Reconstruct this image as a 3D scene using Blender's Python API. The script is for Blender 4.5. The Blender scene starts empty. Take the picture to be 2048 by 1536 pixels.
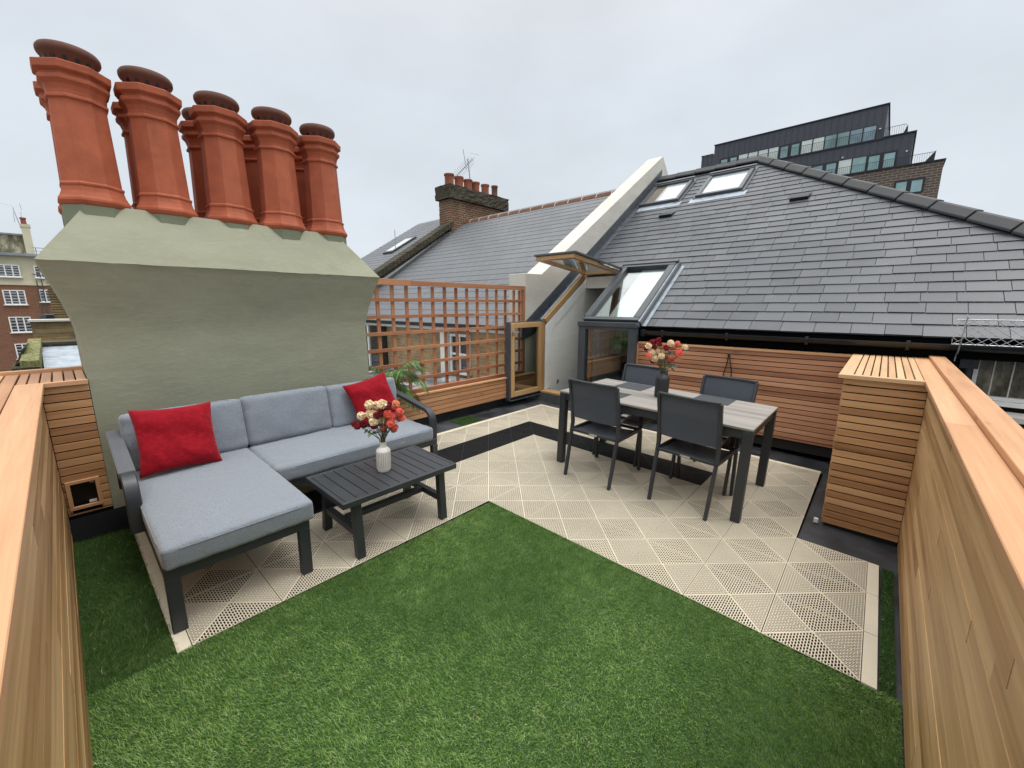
import bpy, bmesh, math, random
import numpy as np
from mathutils import Vector, Matrix
R = math.radians
random.seed(7)
rng = np.random.default_rng(7)
S = bpy.context.scene
C = S.collection
OR = {}                                   # world origin of every thing, by name

# ------------------------------------------------------------------ frame, camera, light
def zf(x, y):                             # the deck falls gently towards the camera corner
    return .028 - .0055 * x + .0315 * y
TILT = Vector((0, 0, 1)).rotation_difference(Vector((.0055, -.0315, 1)).normalized())

cam = bpy.data.cameras.new('camera'); co = bpy.data.objects.new('camera', cam); C.objects.link(co)
co.location = (0, 0, 1.70)
yaw, pit = R(42.23), R(11.0)
co.rotation_euler = Vector((math.cos(yaw) * math.cos(pit), math.sin(yaw) * math.cos(pit), -math.sin(pit))).to_track_quat('-Z', 'Y').to_euler()
cam.sensor_width = 36; cam.lens = 36 * 815.1 / 2048; cam.clip_start = .02; cam.clip_end = 800
S.camera = co

SUN_EL, SUN_AZ = R(73), R(-60)            # direction towards the sun, from +X towards -Y
sd = Vector((math.cos(SUN_AZ) * math.cos(SUN_EL), math.sin(SUN_AZ) * math.cos(SUN_EL), math.sin(SUN_EL)))
sl = bpy.data.lights.new('sun', 'SUN'); sl.energy = 1.2; sl.angle = R(20); sl.color = (1, .965, .92)
so = bpy.data.objects.new('sun', sl); C.objects.link(so); so.location = (0, 0, 30)
so.rotation_euler = (-sd).to_track_quat('-Z', 'Y').to_euler()

W = bpy.data.worlds.new('World'); S.world = W; W.use_nodes = True
nt = W.node_tree; nt.nodes.clear()
def N(t, k, **kw):
    n = t.nodes.new(k)
    for a, b in kw.items():
        if hasattr(n, a): setattr(n, a, b)
    return n
wo = N(nt, 'ShaderNodeOutputWorld'); bg = N(nt, 'ShaderNodeBackground'); sk = N(nt, 'ShaderNodeTexSky')
sk.sky_type = 'NISHITA'; sk.sun_disc = False; sk.sun_elevation = SUN_EL; sk.sun_rotation = math.atan2(sd.x, sd.y)
sk.dust_density = 3; sk.air_density = 1.0
tc = N(nt, 'ShaderNodeTexCoord'); sp = N(nt, 'ShaderNodeSeparateXYZ'); nt.links.new(tc.outputs['Generated'], sp.inputs[0])
zr = N(nt, 'ShaderNodeValToRGB'); nt.links.new(sp.outputs['Z'], zr.inputs[0])      # overcast: brighter towards the zenith
zr.color_ramp.elements[0].position = .0; zr.color_ramp.elements[0].color = (.68, .735, .79, 1)
zr.color_ramp.elements[1].position = .95; zr.color_ramp.elements[1].color = (2.3, 2.3, 2.25, 1); e = zr.color_ramp.elements.new(.78); e.color = (2.0, 2.0, 1.97, 1); e = zr.color_ramp.elements.new(.55); e.color = (.73, .76, .80, 1)
e = zr.color_ramp.elements.new(.42); e.color = (.67, .72, .78, 1)
sc_ = N(nt, 'ShaderNodeMix', data_type='RGBA', blend_type='MULTIPLY'); sc_.inputs[0].default_value = 1
mp = N(nt, 'ShaderNodeMapping'); mp.inputs['Scale'].default_value = (1.2, 1.2, 2.6); nt.links.new(tc.outputs['Generated'], mp.inputs[0])
nz = N(nt, 'ShaderNodeTexNoise'); nz.inputs['Scale'].default_value = 1.7; nz.inputs['Detail'].default_value = 5; nz.inputs['Roughness'].default_value = .5
nt.links.new(mp.outputs[0], nz.inputs[0])
nr = N(nt, 'ShaderNodeMapRange'); nr.inputs[1].default_value = .3; nr.inputs[2].default_value = .7; nr.inputs[3].default_value = .89; nr.inputs[4].default_value = 1.06
nt.links.new(nz.outputs[0], nr.inputs[0])
gm = N(nt, 'ShaderNodeVectorMath', operation='SCALE'); nt.links.new(zr.outputs[0], gm.inputs[0]); nt.links.new(nr.outputs[0], gm.inputs['Scale'])
g2 = N(nt, 'ShaderNodeVectorMath', operation='SCALE'); g2.inputs['Scale'].default_value = 10.2; nt.links.new(gm.outputs[0], g2.inputs[0])
mx = N(nt, 'ShaderNodeMix', data_type='RGBA'); mx.inputs[0].default_value = .94
nt.links.new(sk.outputs[0], mx.inputs[6]); nt.links.new(g2.outputs[0], mx.inputs[7])
nt.links.new(mx.outputs[2], bg.inputs[0]); bg.inputs[1].default_value = .1
nt.links.new(bg.outputs[0], wo.inputs[0])
S.view_settings.view_transform = 'Standard'; S.view_settings.look = 'None'; S.view_settings.gamma = 1; S.view_settings.exposure = .17
S.render.engine = 'CYCLES'; S.cycles.use_denoising = True; S.cycles.max_bounces = 8; S.cycles.transparent_max_bounces = 12
S.cycles.caustics_reflective = False; S.cycles.caustics_refractive = False

# ------------------------------------------------------------------ mesh builder
class MB:
    def __init__(s): s.v = []; s.f = []; s.t = []; s.g = []; s.m = []
    def face(s, pts, gc=None, t=.5, mi=0):
        i = len(s.v); s.v += [tuple(p) for p in pts]; s.f.append(tuple(range(i, i + len(pts)))); s.t.append(t); s.m.append(mi)
        s.g += [tuple(p) for p in (gc or pts)]
        return s
    def raw(s, vs, fs, t=.5, mi=0, off=(0, 0, 0)):
        i = len(s.v); s.v += [tuple(v) for v in vs]
        for f in fs:
            s.f.append(tuple(i + k for k in f)); s.t.append(t); s.m.append(mi)
            s.g += [(vs[k][0] + off[0], vs[k][1] + off[1], vs[k][2] + off[2]) for k in f]
        return s
    def box(s, x0, x1, y0, y1, z0, z1, g='x', t=None, M=None, mi=0, sh=None):
        if t is None: t = random.random()
        vs = [Vector((x, y, z)) for z in (z0, z1) for y in (y0, y1) for x in (x0, x1)]
        if sh: vs = [Vector(sh(v)) for v in vs]
        fs = [(0, 2, 3, 1), (4, 5, 7, 6), (0, 1, 5, 4), (2, 6, 7, 3), (0, 4, 6, 2), (1, 3, 7, 5)]
        o = Vector((random.uniform(0, 40), random.uniform(0, 40), random.uniform(0, 40)))
        p = {'x': (0, 1, 2), 'y': (1, 0, 2), 'z': (2, 0, 1)}[g]
        gc = [Vector((v[p[0]], v[p[1]], v[p[2]])) + o for v in vs]
        if M is not None: vs = [M @ v for v in vs]
        i = len(s.v); s.v += [tuple(v) for v in vs]
        for f in fs:
            s.f.append(tuple(i + k for k in f)); s.t.append(t); s.m.append(mi); s.g += [tuple(gc[k]) for k in f]
        return s
    def prism(s, poly, axis, a, b, t=.5, mi=0, g=None):
        """poly: 2-D points in the two other axes (cyclic order), extruded along axis from a to b"""
        def P(u, v, w): return {'x': (w, u, v), 'y': (u, w, v), 'z': (u, v, w)}[axis]
        n = len(poly); vs = [P(u, v, a) for u, v in poly] + [P(u, v, b) for u, v in poly]
        fs = [tuple(range(n)), tuple(range(2 * n - 1, n - 1, -1))] + [(k, n + k, n + (k + 1) % n, (k + 1) % n) for k in range(n)]
        return s.raw(vs, fs, t, mi)
    def tube(s, pts, r, n=6, t=.5, mi=0, close=False):
        pts = [Vector(p) for p in pts]; rs = r if isinstance(r, (list, tuple)) else [r] * len(pts)
        rings = []; up = None
        for k, p in enumerate(pts):
            a = pts[max(0, k - 1)]; b = pts[min(len(pts) - 1, k + 1)]
            if close: a = pts[k - 1]; b = pts[(k + 1) % len(pts)]
            d = (b - a).normalized()
            if up is None: up = Vector((0, 0, 1)) if abs(d.z) < .9 else Vector((1, 0, 0))
            u = d.cross(up).normalized(); w = u.cross(d).normalized(); up = w
            rings.append([p + (u * math.cos(2 * math.pi * j / n) + w * math.sin(2 * math.pi * j / n)) * rs[k] for j in range(n)])
        vs = [v for q in rings for v in q]; fs = []
        K = len(pts)
        for k in range(K if close else K - 1):
            a = k * n; b = ((k + 1) % K) * n
            fs += [(a + j, a + (j + 1) % n, b + (j + 1) % n, b + j) for j in range(n)]
        if not close: fs += [tuple(range(n - 1, -1, -1)), tuple(range((K - 1) * n, K * n))]
        return s.raw(vs, fs, t, mi)
    def bar(s, pts, w, h, up=(0, 0, 1), t=.5, mi=0):
        """flat bar of w (across) by h (along up) swept through pts"""
        pts = [Vector(p) for p in pts]; up = Vector(up); vs = []; fs = []
        for k, p in enumerate(pts):
            d1 = (p - pts[k - 1]).normalized() if k else None
            d2 = (pts[k + 1] - p).normalized() if k < len(pts) - 1 else None
            d = ((d1 or d2) + (d2 or d1)).normalized(); sc = 1
            if d1 and d2: sc = 1 / max(.5, d.dot(d1))
            side = d.cross(up); side = side.normalized() if side.length > 1e-4 else Vector((1, 0, 0))
            nn = side.cross(d).normalized()
            for a, b in ((-1, -1), (1, -1), (1, 1), (-1, 1)): vs.append(p + side * a * w / 2 + nn * b * h / 2 * sc)
        for k in range(len(pts) - 1):
            a = 4 * k; fs += [(a + j, a + (j + 1) % 4, a + 4 + (j + 1) % 4, a + 4 + j) for j in range(4)]
        fs += [(3, 2, 1, 0), tuple(4 * (len(pts) - 1) + j for j in range(4))]
        return s.raw(vs, fs, t, mi)
    def lathe(s, prof, n, cx=0, cy=0, ph=0, apo=False, t=.5, mi=0, cap=True, z0=0):
        k_ = 1 / math.cos(math.pi / n) if apo else 1
        vs = [(cx + r * k_ * math.cos(ph + 2 * math.pi * j / n), cy + r * k_ * math.sin(ph + 2 * math.pi * j / n), z + z0) for r, z in prof for j in range(n)]
        fs = [(k * n + j, k * n + (j + 1) % n, (k + 1) * n + (j + 1) % n, (k + 1) * n + j) for k in range(len(prof) - 1) for j in range(n)]
        if cap: fs += [tuple(range(n - 1, -1, -1)), tuple(range((len(prof) - 1) * n, len(prof) * n))]
        return s.raw(vs, fs, t, mi)
    def build(s, name, mats, parent=None, local=False, smooth=False, bevel=0, bseg=1, clip=None):
        me = bpy.data.meshes.new(name); o = bpy.data.objects.new(name, me)
        L = Vector((0, 0, 0))
        if not local:
            if parent is not None: L = OR.get(parent.name, Vector((0, 0, 0)))
            elif s.v:
                a = np.array(s.v); L = Vector((float((a[:, 0].min() + a[:, 0].max()) / 2), float((a[:, 1].min() + a[:, 1].max()) / 2), float(a[:, 2].min())))
        vs = [(v[0] - L.x, v[1] - L.y, v[2] - L.z) for v in s.v]
        me.from_pydata(vs, [], s.f)
        a = me.attributes.new('tint', 'FLOAT', 'FACE'); a.data.foreach_set('value', s.t)
        a = me.attributes.new('gc', 'FLOAT_VECTOR', 'CORNER'); a.data.foreach_set('vector', np.array(s.g, dtype=np.float32).ravel())
        for m in (mats if isinstance(mats, (list, tuple)) else [mats]): me.materials.append(m)
        me.polygons.foreach_set('material_index', s.m)
        if clip:
            bm = bmesh.new(); bm.from_mesh(me)
            for co_, no in clip:
                bmesh.ops.bisect_plane(bm, geom=bm.verts[:] + bm.edges[:] + bm.faces[:], plane_co=Vector(co_) - L, plane_no=Vector(no), clear_outer=True)
            bm.to_mesh(me); bm.free()
        me.update()
        if smooth:
            me.polygons.foreach_set('use_smooth', [True] * len(me.polygons)); me.set_sharp_from_angle(angle=R(38))
        C.objects.link(o)
        if parent is not None: o.parent = parent
        else: o.location = L; OR[o.name] = L
        if parent is not None: OR[o.name] = OR.get(parent.name, Vector()) if not local else Vector()
        if bevel:
            b = o.modifiers.new('bevel', 'BEVEL'); b.width = bevel; b.segments = bseg; b.limit_method = 'ANGLE'; b.angle_limit = R(40)
        return o

def tag(o, label=None, cat=None, group=None, kind=None):
    if label: o['label'] = label
    if cat: o['category'] = cat
    if group: o['group'] = group
    if kind: o['kind'] = kind
    return o
def thing(name, label, cat, loc=(0, 0, 0), group=None):
    o = bpy.data.objects.new(name, None); C.objects.link(o); o.location = loc; o.empty_display_size = .1
    OR[o.name] = Vector(loc); return tag(o, label, cat, group)
def furn(name, label, cat, x, y, rz=0, group=None, h=0):     # furniture stands on the sloping deck
    o = thing(name, label, cat, (x, y, zf(x, y) + h), group)
    o.rotation_mode = 'QUATERNION'; o.rotation_quaternion = TILT @ Matrix.Rotation(rz, 3, 'Z').to_quaternion()
    OR[o.name] = Vector((0, 0, 0)); return o

# ------------------------------------------------------------------ materials
def lk(t, a, b): t.links.new(a, b)
def mat(name, col=(.5, .5, .5), rough=.6, metal=0, spec=.5):
    m = bpy.data.materials.new(name); m.use_nodes = True
    b = m.node_tree.nodes['Principled BSDF']
    b.inputs['Base Color'].default_value = (*col, 1); b.inputs['Roughness'].default_value = rough
    b.inputs['Metallic'].default_value = metal; b.inputs['Specular IOR Level'].default_value = spec
    return m, m.node_tree, b
def ramp(t, fac, stops, interp='LINEAR'):
    r = N(t, 'ShaderNodeValToRGB'); r.color_ramp.interpolation = interp
    el = r.color_ramp.elements
    while len(el) > 1: el.remove(el[-1])
    el[0].position = stops[0][0]; el[0].color = (*stops[0][1], 1)
    for p, c in stops[1:]:
        q = el.new(p); q.color = (*c, 1)
    lk(t, fac, r.inputs[0]); return r.outputs[0]
def noise(t, vec, scale, detail=4, rough=.55, dist=0):
    n = N(t, 'ShaderNodeTexNoise'); n.inputs['Scale'].default_value = scale; n.inputs['Detail'].default_value = detail
    n.inputs['Roughness'].default_value = rough; n.inputs['Distortion'].default_value = dist
    if vec is not None: lk(t, vec, n.inputs[0])
    return n.outputs[0]
def mapping(t, vec, scale=(1, 1, 1), rot=(0, 0, 0), loc=(0, 0, 0)):
    m = N(t, 'ShaderNodeMapping'); m.inputs['Scale'].default_value = scale; m.inputs['Rotation'].default_value = rot; m.inputs['Location'].default_value = loc
    lk(t, vec, m.inputs[0]); return m.outputs[0]
def mix(t, fac, a, b, mode='MIX'):
    m = N(t, 'ShaderNodeMix', data_type='RGBA', blend_type=mode)
    for s_, v in ((0, fac), (6, a), (7, b)):
        if isinstance(v, (int, float)): m.inputs[s_].default_value = v
        elif isinstance(v, tuple): m.inputs[s_].default_value = (*v, 1)
        else: lk(t, v, m.inputs[s_])
    return m.outputs[2]
def math_(t, op, *a):
    m = N(t, 'ShaderNodeMath', operation=op)
    for i, v in enumerate(a):
        if isinstance(v, (int, float)): m.inputs[i].default_value = v
        else: lk(t, v, m.inputs[i])
    return m.outputs[0]
def rng_(t, v, a, b, c, d):
    m = N(t, 'ShaderNodeMapRange'); lk(t, v, m.inputs[0])
    for i, x in enumerate((a, b, c, d)): m.inputs[i + 1].default_value = x
    return m.outputs[0]
def bump(t, b, h, strength=.3, dist=.01):
    n = N(t, 'ShaderNodeBump'); n.inputs['Strength'].default_value = strength; n.inputs['Distance'].default_value = dist
    lk(t, h, n.inputs['Height']); lk(t, n.outputs[0], b.inputs['Normal'])
def attr(t, name): a = N(t, 'ShaderNodeAttribute'); a.attribute_name = name; return a
def obj_co(t): return N(t, 'ShaderNodeTexCoord').outputs['Object']
def geo(t): return N(t, 'ShaderNodeNewGeometry').outputs['Position']

def wood(name, dark, mid, light, rough=.55, knots=True, grain=1.0, contrast=1.0):
    m, t, b = mat(name, mid, rough, spec=.3)
    gc = attr(t, 'gc').outputs['Vector']; ti = attr(t, 'tint').outputs['Fac']
    n1 = noise(t, mapping(t, gc, (1.1 * grain, 26 * grain, 26 * grain)), 1.0, 5, .6, .4)
    n2 = noise(t, mapping(t, gc, (3.0, 190, 190)), 1.0, 3, .6)
    n3 = noise(t, mapping(t, gc, (.7, 3.5, 3.5)), 1.0, 2)
    f = math_(t, 'ADD', math_(t, 'MULTIPLY', ti, .62), math_(t, 'ADD', math_(t, 'MULTIPLY', rng_(t, n1, .3, .7, 0, 1), .30 * contrast), math_(t, 'MULTIPLY', rng_(t, n3, .3, .7, -.5, .5), .25)))
    col = ramp(t, f, [(0, dark), (.42, mid), (1, light)])
    col = mix(t, math_(t, 'MULTIPLY', rng_(t, n2, .45, .72, 0, 1), .22), col, tuple(c * .62 for c in mid))
    if knots:
        v = N(t, 'ShaderNodeTexVoronoi'); v.inputs['Scale'].default_value = 1; lk(t, mapping(t, gc, (1.6, 7, 7)), v.inputs[0])
        k = rng_(t, v.outputs['Distance'], .03, .10, 1, 0)
        col = mix(t, math_(t, 'MULTIPLY', k, .75), col, tuple(c * .3 for c in mid))
    lk(t, col, b.inputs['Base Color']); bump(t, b, n2, .25, .0015)
    lk(t, rng_(t, n1, .2, .8, rough - .08, rough + .12), b.inputs['Roughness'])
    return m
M = {}
M['cap'] = wood('cedar_cap_timber', (.36, .175, .085), (.52, .275, .14), (.64, .38, .21), .5, True, 1.0, 1.5)
M['captop'] = wood('cedar_pale_boards', (.38, .20, .10), (.53, .32, .17), (.65, .45, .26), .55, True, .8, 1.4)
M['clad'] = wood('cedar_cladding_golden', (.20, .095, .042), (.47, .245, .11), (.70, .44, .23), .5)
M['cladr'] = wood('cedar_cladding_red', (.22, .09, .05), (.50, .245, .135), (.68, .39, .235), .5)
M['clada'] = wood('cedar_cladding_grained', (.15, .075, .032), (.41, .225, .095), (.66, .42, .21), .5, True, .9, 1.9)
M['trel'] = wood('trellis_timber', (.22, .085, .045), (.42, .185, .095), (.58, .30, .16), .5, True)
M['bench'] = wood('cedar_bench_timber', (.30, .135, .065), (.54, .275, .135), (.70, .42, .23), .5)
M['pine'] = wood('varnished_pine', (.36, .20, .09), (.52, .31, .14), (.64, .42, .21), .32, False, 1.5)

def simple(name, col, rough=.6, metal=0, nscale=8, var=.25, bmp=.0, bscale=60, spec=.5, detail=5, co='obj'):
    m, t, b = mat(name, col, rough, metal, spec)
    v = obj_co(t) if co == 'obj' else geo(t)
    n = noise(t, v, nscale, detail)
    lk(t, mix(t, rng_(t, n, .3, .7, 0, 1), tuple(c * (1 - var) for c in col), tuple(min(1, c * (1 + var)) for c in col)), b.inputs['Base Color'])
    lk(t, rng_(t, n, .3, .7, max(0, rough - .08), min(1, rough + .1)), b.inputs['Roughness'])
    if bmp: bump(t, b, noise(t, v, bscale, 4), bmp, .004)
    return m
M['alu'] = simple('anthracite_powder_coat', (.030, .034, .040), .42, 0, 5, .12, .05, 400)
M['alu2'] = simple('anthracite_window_cladding', (.062, .070, .080), .38, .0, 4, .12)
M['black'] = simple('black_plastic', (.010, .010, .011), .35, 0, 6, .2)
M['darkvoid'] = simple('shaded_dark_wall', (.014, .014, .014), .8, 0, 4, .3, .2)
M['white'] = simple('white_gloss_paint', (.82, .82, .80), .4, 0, 5, .06)
M['steel'] = simple('galvanised_steel', (.42, .44, .46), .38, .75, 14, .2)
M['silver'] = simple('satin_metal', (.7, .7, .7), .25, .9, 14, .08)
M['lead'] = simple('lead_flashing', (.075, .085, .10), .5, .1, 9, .35, .35, 18)
M['leadpale'] = simple('pale_lead_apron', (.33, .38, .43), .45, .2, 10, .25, .4, 16)
M['pot'] = None

def render_paint(name, col, stain=.18, bs=1.0, pale=None):
    m, t, b = mat(name, col, .82, spec=.25)
    v = geo(t)
    a = noise(t, mapping(t, v, (1, 1, 1.9)), 1.6, 6, .62); c = noise(t, mapping(t, v, (1, 1, 2.2)), 17, 5, .65); d = noise(t, v, 120, 3)
    x = mix(t, rng_(t, a, .3, .7, 0, 1), tuple(q * (1 - stain) for q in col), tuple(q * (1 + stain * .6) for q in col))
    x = mix(t, math_(t, 'MULTIPLY', rng_(t, c, .5, .75, 0, 1), .28), x, pale or tuple(q * 1.22 for q in col))
    p3_ = noise(t, mapping(t, v, (.6, .6, 2.6), (0, .25, 0)), 1.1, 7, .7, 1.2); x = mix(t, math_(t, 'MULTIPLY', rng_(t, p3_, .54, .62, 0, 1), .20), x, pale or tuple(q * 1.2 for q in col)); x = mix(t, math_(t, 'MULTIPLY', rng_(t, p3_, .36, .44, 1, 0), .22), x, tuple(q * .72 for q in col))
    lk(t, x, b.inputs['Base Color'])
    w = N(t, 'ShaderNodeTexWave'); w.bands_direction = 'Z'; w.inputs['Scale'].default_value = 1.3; w.inputs['Distortion'].default_value = 9; w.inputs['Detail'].default_value = 4; lk(t, v, w.inputs[0])
    h = math_(t, 'ADD', math_(t, 'MULTIPLY', c, 1.0), math_(t, 'ADD', math_(t, 'MULTIPLY', d, .22), math_(t, 'MULTIPLY', w.outputs['Fac'], .25)))
    bump(t, b, h, .30 * bs, .009)
    return m
M['green'] = render_paint('sage_green_render', (.295, .303, .222), .13, 1.1, (.38, .385, .295))
M['green2'] = render_paint('darker_green_base_paint', (.20, .225, .155), .12, .6)
M['cream'] = render_paint('cream_wall_paint', (.84, .83, .79), .04, .3)
M['plaster'] = render_paint('pale_cement_render', (.62, .60, .54), .14, .8, (.70, .68, .62))

def terracotta(name, col, dust=.2):
    m, t, b = mat(name, col, .68, spec=.25); oi = N(t, 'ShaderNodeObjectInfo'); va = N(t, 'ShaderNodeVectorMath', operation='ADD'); lk(t, obj_co(t), va.inputs[0]); cx_ = N(t, 'ShaderNodeCombineXYZ'); lk(t, math_(t, 'MULTIPLY', oi.outputs['Random'], 37.0), cx_.inputs[0]); lk(t, cx_.outputs[0], va.inputs[1]); v = va.outputs[0]
    a = noise(t, v, 6, 6, .6); c = noise(t, v, 45, 4, .6)
    x = mix(t, rng_(t, a, .35, .7, 0, 1), tuple(q * .82 for q in col), tuple(min(1, q * 1.15) for q in col))
    x = mix(t, math_(t, 'MULTIPLY', rng_(t, c, .58, .8, 0, 1), dust), x, (.12, .06, .045))
    st = noise(t, mapping(t, v, (9, 9, 1.1)), 1, 6, .7); x = mix(t, math_(t, 'MULTIPLY', rng_(t, st, .56, .72, 0, 1), .35), x, tuple(q * .55 for q in col)); sp_ = noise(t, v, 110, 2); x = mix(t, math_(t, 'MULTIPLY', rng_(t, sp_, .68, .74, 0, 1), .5), x, (.10, .045, .03)); x = mix(t, math_(t, 'MULTIPLY', rng_(t, noise(t, v, 3.1, 6, .7), .6, .72, 0, 1), .12), x, tuple(min(1, q * 1.35 + .03) for q in col)); x = mix(t, math_(t, 'MULTIPLY', oi.outputs['Random'], .22), x, tuple(q * .72 for q in col))
    lk(t, x, b.inputs['Base Color']); bump(t, b, math_(t, 'ADD', c, math_(t, 'MULTIPLY', a, 1.5)), .3, .005); return m
M['pot'] = terracotta('painted_terracotta', (.43, .118, .060))
M['cowl'] = terracotta('weathered_brown_clay', (.15, .068, .048), .4)
M['oldpot'] = terracotta('old_clay_pot', (.26, .085, .05), .5)
M['ridge'] = terracotta('terracotta_ridge_tile', (.17, .078, .047), .6)

def slate(name, a, b_, rough=.42):
    m, t, b = mat(name, a, rough, spec=.5)
    ti = attr(t, 'tint').outputs['Fac']; gc = attr(t, 'gc').outputs['Vector']
    n = noise(t, gc, 5, 6, .6); n2 = noise(t, mapping(t, gc, (40, 40, 40)), 1, 5, .7); big = noise(t, geo(t), .7, 3)
    f = math_(t, 'ADD', math_(t, 'MULTIPLY', ti, .55), math_(t, 'ADD', math_(t, 'MULTIPLY', n, .35), math_(t, 'MULTIPLY', n2, .15)))
    x = ramp(t, f, [(0, a), (1, b_)])
    x = mix(t, math_(t, 'MULTIPLY', rng_(t, n, .60, .72, 0, 1), .25), x, tuple(min(1, c * 1.7) for c in b_))
    lk(t, x, b.inputs['Base Color'])
    lk(t, math_(t, 'ADD', rng_(t, big, .3, .7, rough - .1, rough + .12), math_(t, 'MULTIPLY', math_(t, 'SUBTRACT', n2, .5), .2)), b.inputs['Roughness'])
    bump(t, b, math_(t, 'ADD', n2, math_(t, 'MULTIPLY', n, 1.6)), .4, .003); return m
M['slate'] = slate('natural_slate', (.044, .049, .058), (.092, .099, .112))
M['slate2'] = slate('fibre_cement_slate', (.105, .112, .122), (.145, .152, .163), .5)
M['ridgeg'] = simple('dark_grey_ridge_tile', (.042, .044, .047), .6, 0, 7, .25, .3, 90)
M['membrane'] = None
m, t, b = mat('grey_roofing_felt', (.05, .055, .062), .62); v = geo(t)
a = noise(t, v, 3, 6, .6); c = noise(t, v, 90, 4)
x = mix(t, rng_(t, a, .35, .7, 0, 1), (.018, .021, .026), (.060, .065, .072)); x = mix(t, rng_(t, noise(t, v, 6.3, 5), .62, .72, 0, .35), x, (.20, .19, .17))
lk(t, x, b.inputs['Base Color']); lk(t, rng_(t, a, .3, .7, .35, .75), b.inputs['Roughness']); bump(t, b, c, .4, .003); M['membrane'] = m

def brick(name, cols, mortar, scale=1.0, axis='x', dirt=(.05, .05, .03), dirtf=.4):
    """bricks 225 x 75 mm in the plane of `axis` and z"""
    m, t, b = mat(name, cols[0], .85, spec=.2)
    v = geo(t); s = N(t, 'ShaderNodeSeparateXYZ'); lk(t, v, s.inputs[0])
    u = s.outputs['X'] if axis == 'x' else s.outputs['Y'] if axis == 'y' else math_(t, 'ADD', s.outputs['X'], s.outputs['Y'])
    cb = N(t, 'ShaderNodeCombineXYZ'); lk(t, u, cb.inputs[0]); lk(t, s.outputs['Z'], cb.inputs[1])
    k = N(t, 'ShaderNodeTexBrick'); lk(t, cb.outputs[0], k.inputs[0])
    k.inputs['Scale'].default_value = 1 / scale; k.inputs['Brick Width'].default_value = .225; k.inputs['Row Height'].default_value = .075
    k.inputs['Mortar Size'].default_value = .012; k.inputs['Mortar Smooth'].default_value = .2; k.inputs['Bias'].default_value = -.2
    k.inputs['Color1'].default_value = (*cols[0], 1); k.inputs['Color2'].default_value = (*cols[1], 1); k.inputs['Mortar'].default_value = (*mortar, 1)
    n = noise(t, v, 9, 5); n2 = noise(t, v, 1.6, 5, .65)
    x = mix(t, math_(t, 'MULTIPLY', rng_(t, n, .35, .7, 0, 1), .4), k.outputs['Color'], cols[2])
    x = mix(t, math_(t, 'MULTIPLY', rng_(t, n2, .45, .7, 0, 1), dirtf), x, dirt)
    lk(t, x, b.inputs['Base Color']); bump(t, b, math_(t, 'SUBTRACT', n, math_(t, 'MULTIPLY', k.outputs['Fac'], 1.3)), .7, .012)
    return m
M['stock_y'] = brick('yellow_stock_brick', ((.52, .34, .15), (.36, .23, .11), (.24, .15, .08)), (.44, .39, .30), 1, 'y')
M['stock_x'] = brick('mossy_stock_brick', ((.33, .22, .09), (.20, .13, .06), (.11, .075, .04)), (.26, .23, .15), 1, 'x', (.05, .055, .03), .6)
M['stackb'] = brick('chimney_brick', ((.23, .075, .045), (.15, .07, .04), (.13, .10, .05)), (.34, .29, .22), 1.0, 'xy', (.045, .05, .028), .55)
M['sooty'] = brick('sooty_mossy_brick', ((.055, .045, .032), (.10, .085, .055), (.04, .035, .028)), (.10, .095, .07), 1.0, 'xy', (.03, .035, .02), .6)
M['redb'] = brick('far_red_brick', ((.26, .105, .06), (.20, .08, .05), (.22, .11, .06)), (.24, .17, .12), 2.0, 'x', (.14, .07, .04), .3)
M['modb'] = brick('grey_brown_facing_brick', ((.12, .085, .065), (.085, .062, .05), (.15, .12, .10)), (.27, .24, .21), 3.0, 'y', (.10, .08, .07), .2)

def glassm(name, tint=(.8, .85, .85), rough=.03, trans=.75, refl=.35):
    m = bpy.data.materials.new(name); m.use_nodes = True; t = m.node_tree; t.nodes.clear()
    o = N(t, 'ShaderNodeOutputMaterial'); tr = N(t, 'ShaderNodeBsdfTransparent'); tr.inputs[0].default_value = (*tint, 1)
    g = N(t, 'ShaderNodeBsdfGlossy'); g.inputs['Roughness'].default_value = rough; g.inputs[0].default_value = (.95, .97, 1, 1)
    f = N(t, 'ShaderNodeFresnel'); bf = N(t, 'ShaderNodeNewGeometry').outputs['Backfacing']; lk(t, rng_(t, bf, 0, 1, 1.5, 1 / 1.5), f.inputs[0])
    mm = N(t, 'ShaderNodeMixShader'); lk(t, math_(t, 'MINIMUM', math_(t, 'ADD', math_(t, 'MULTIPLY', f.outputs[0], 1.5), refl * .25), 1.0), mm.inputs[0])
    lk(t, tr.outputs[0], mm.inputs[1]); lk(t, g.outputs[0], mm.inputs[2]); lk(t, mm.outputs[0], o.inputs[0]); return m
M['glass'] = glassm('clear_window_glass', (.84, .88, .86))
M['paneblue'] = None
def pane(name, col, rough=.06, var=.3, sc=.8):
    m, t, b = mat(name, col, rough, spec=.8); b.inputs['Coat Weight'].default_value = .6; b.inputs['Coat Roughness'].default_value = .03
    n = noise(t, geo(t), sc, 3); lk(t, mix(t, rng_(t, n, .35, .65, 0, 1), tuple(c * (1 - var) for c in col), tuple(min(1, c * (1 + var)) for c in col)), b.inputs['Base Color']); return m
M['blind'] = pane('blind_behind_glass', (.74, .78, .78), .12, .04)
M['blind2'] = pane('blind_behind_skylight', (.40, .44, .45), .14, .06)
M['panedark'] = pane('dark_window_glass', (.022, .026, .03))
M['paneteal'] = pane('teal_tinted_glass', (.20, .34, .35), .08, .4, .35)
M['panepale'] = pane('net_curtain_glass', (.60, .68, .64), .15, .08)

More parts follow.
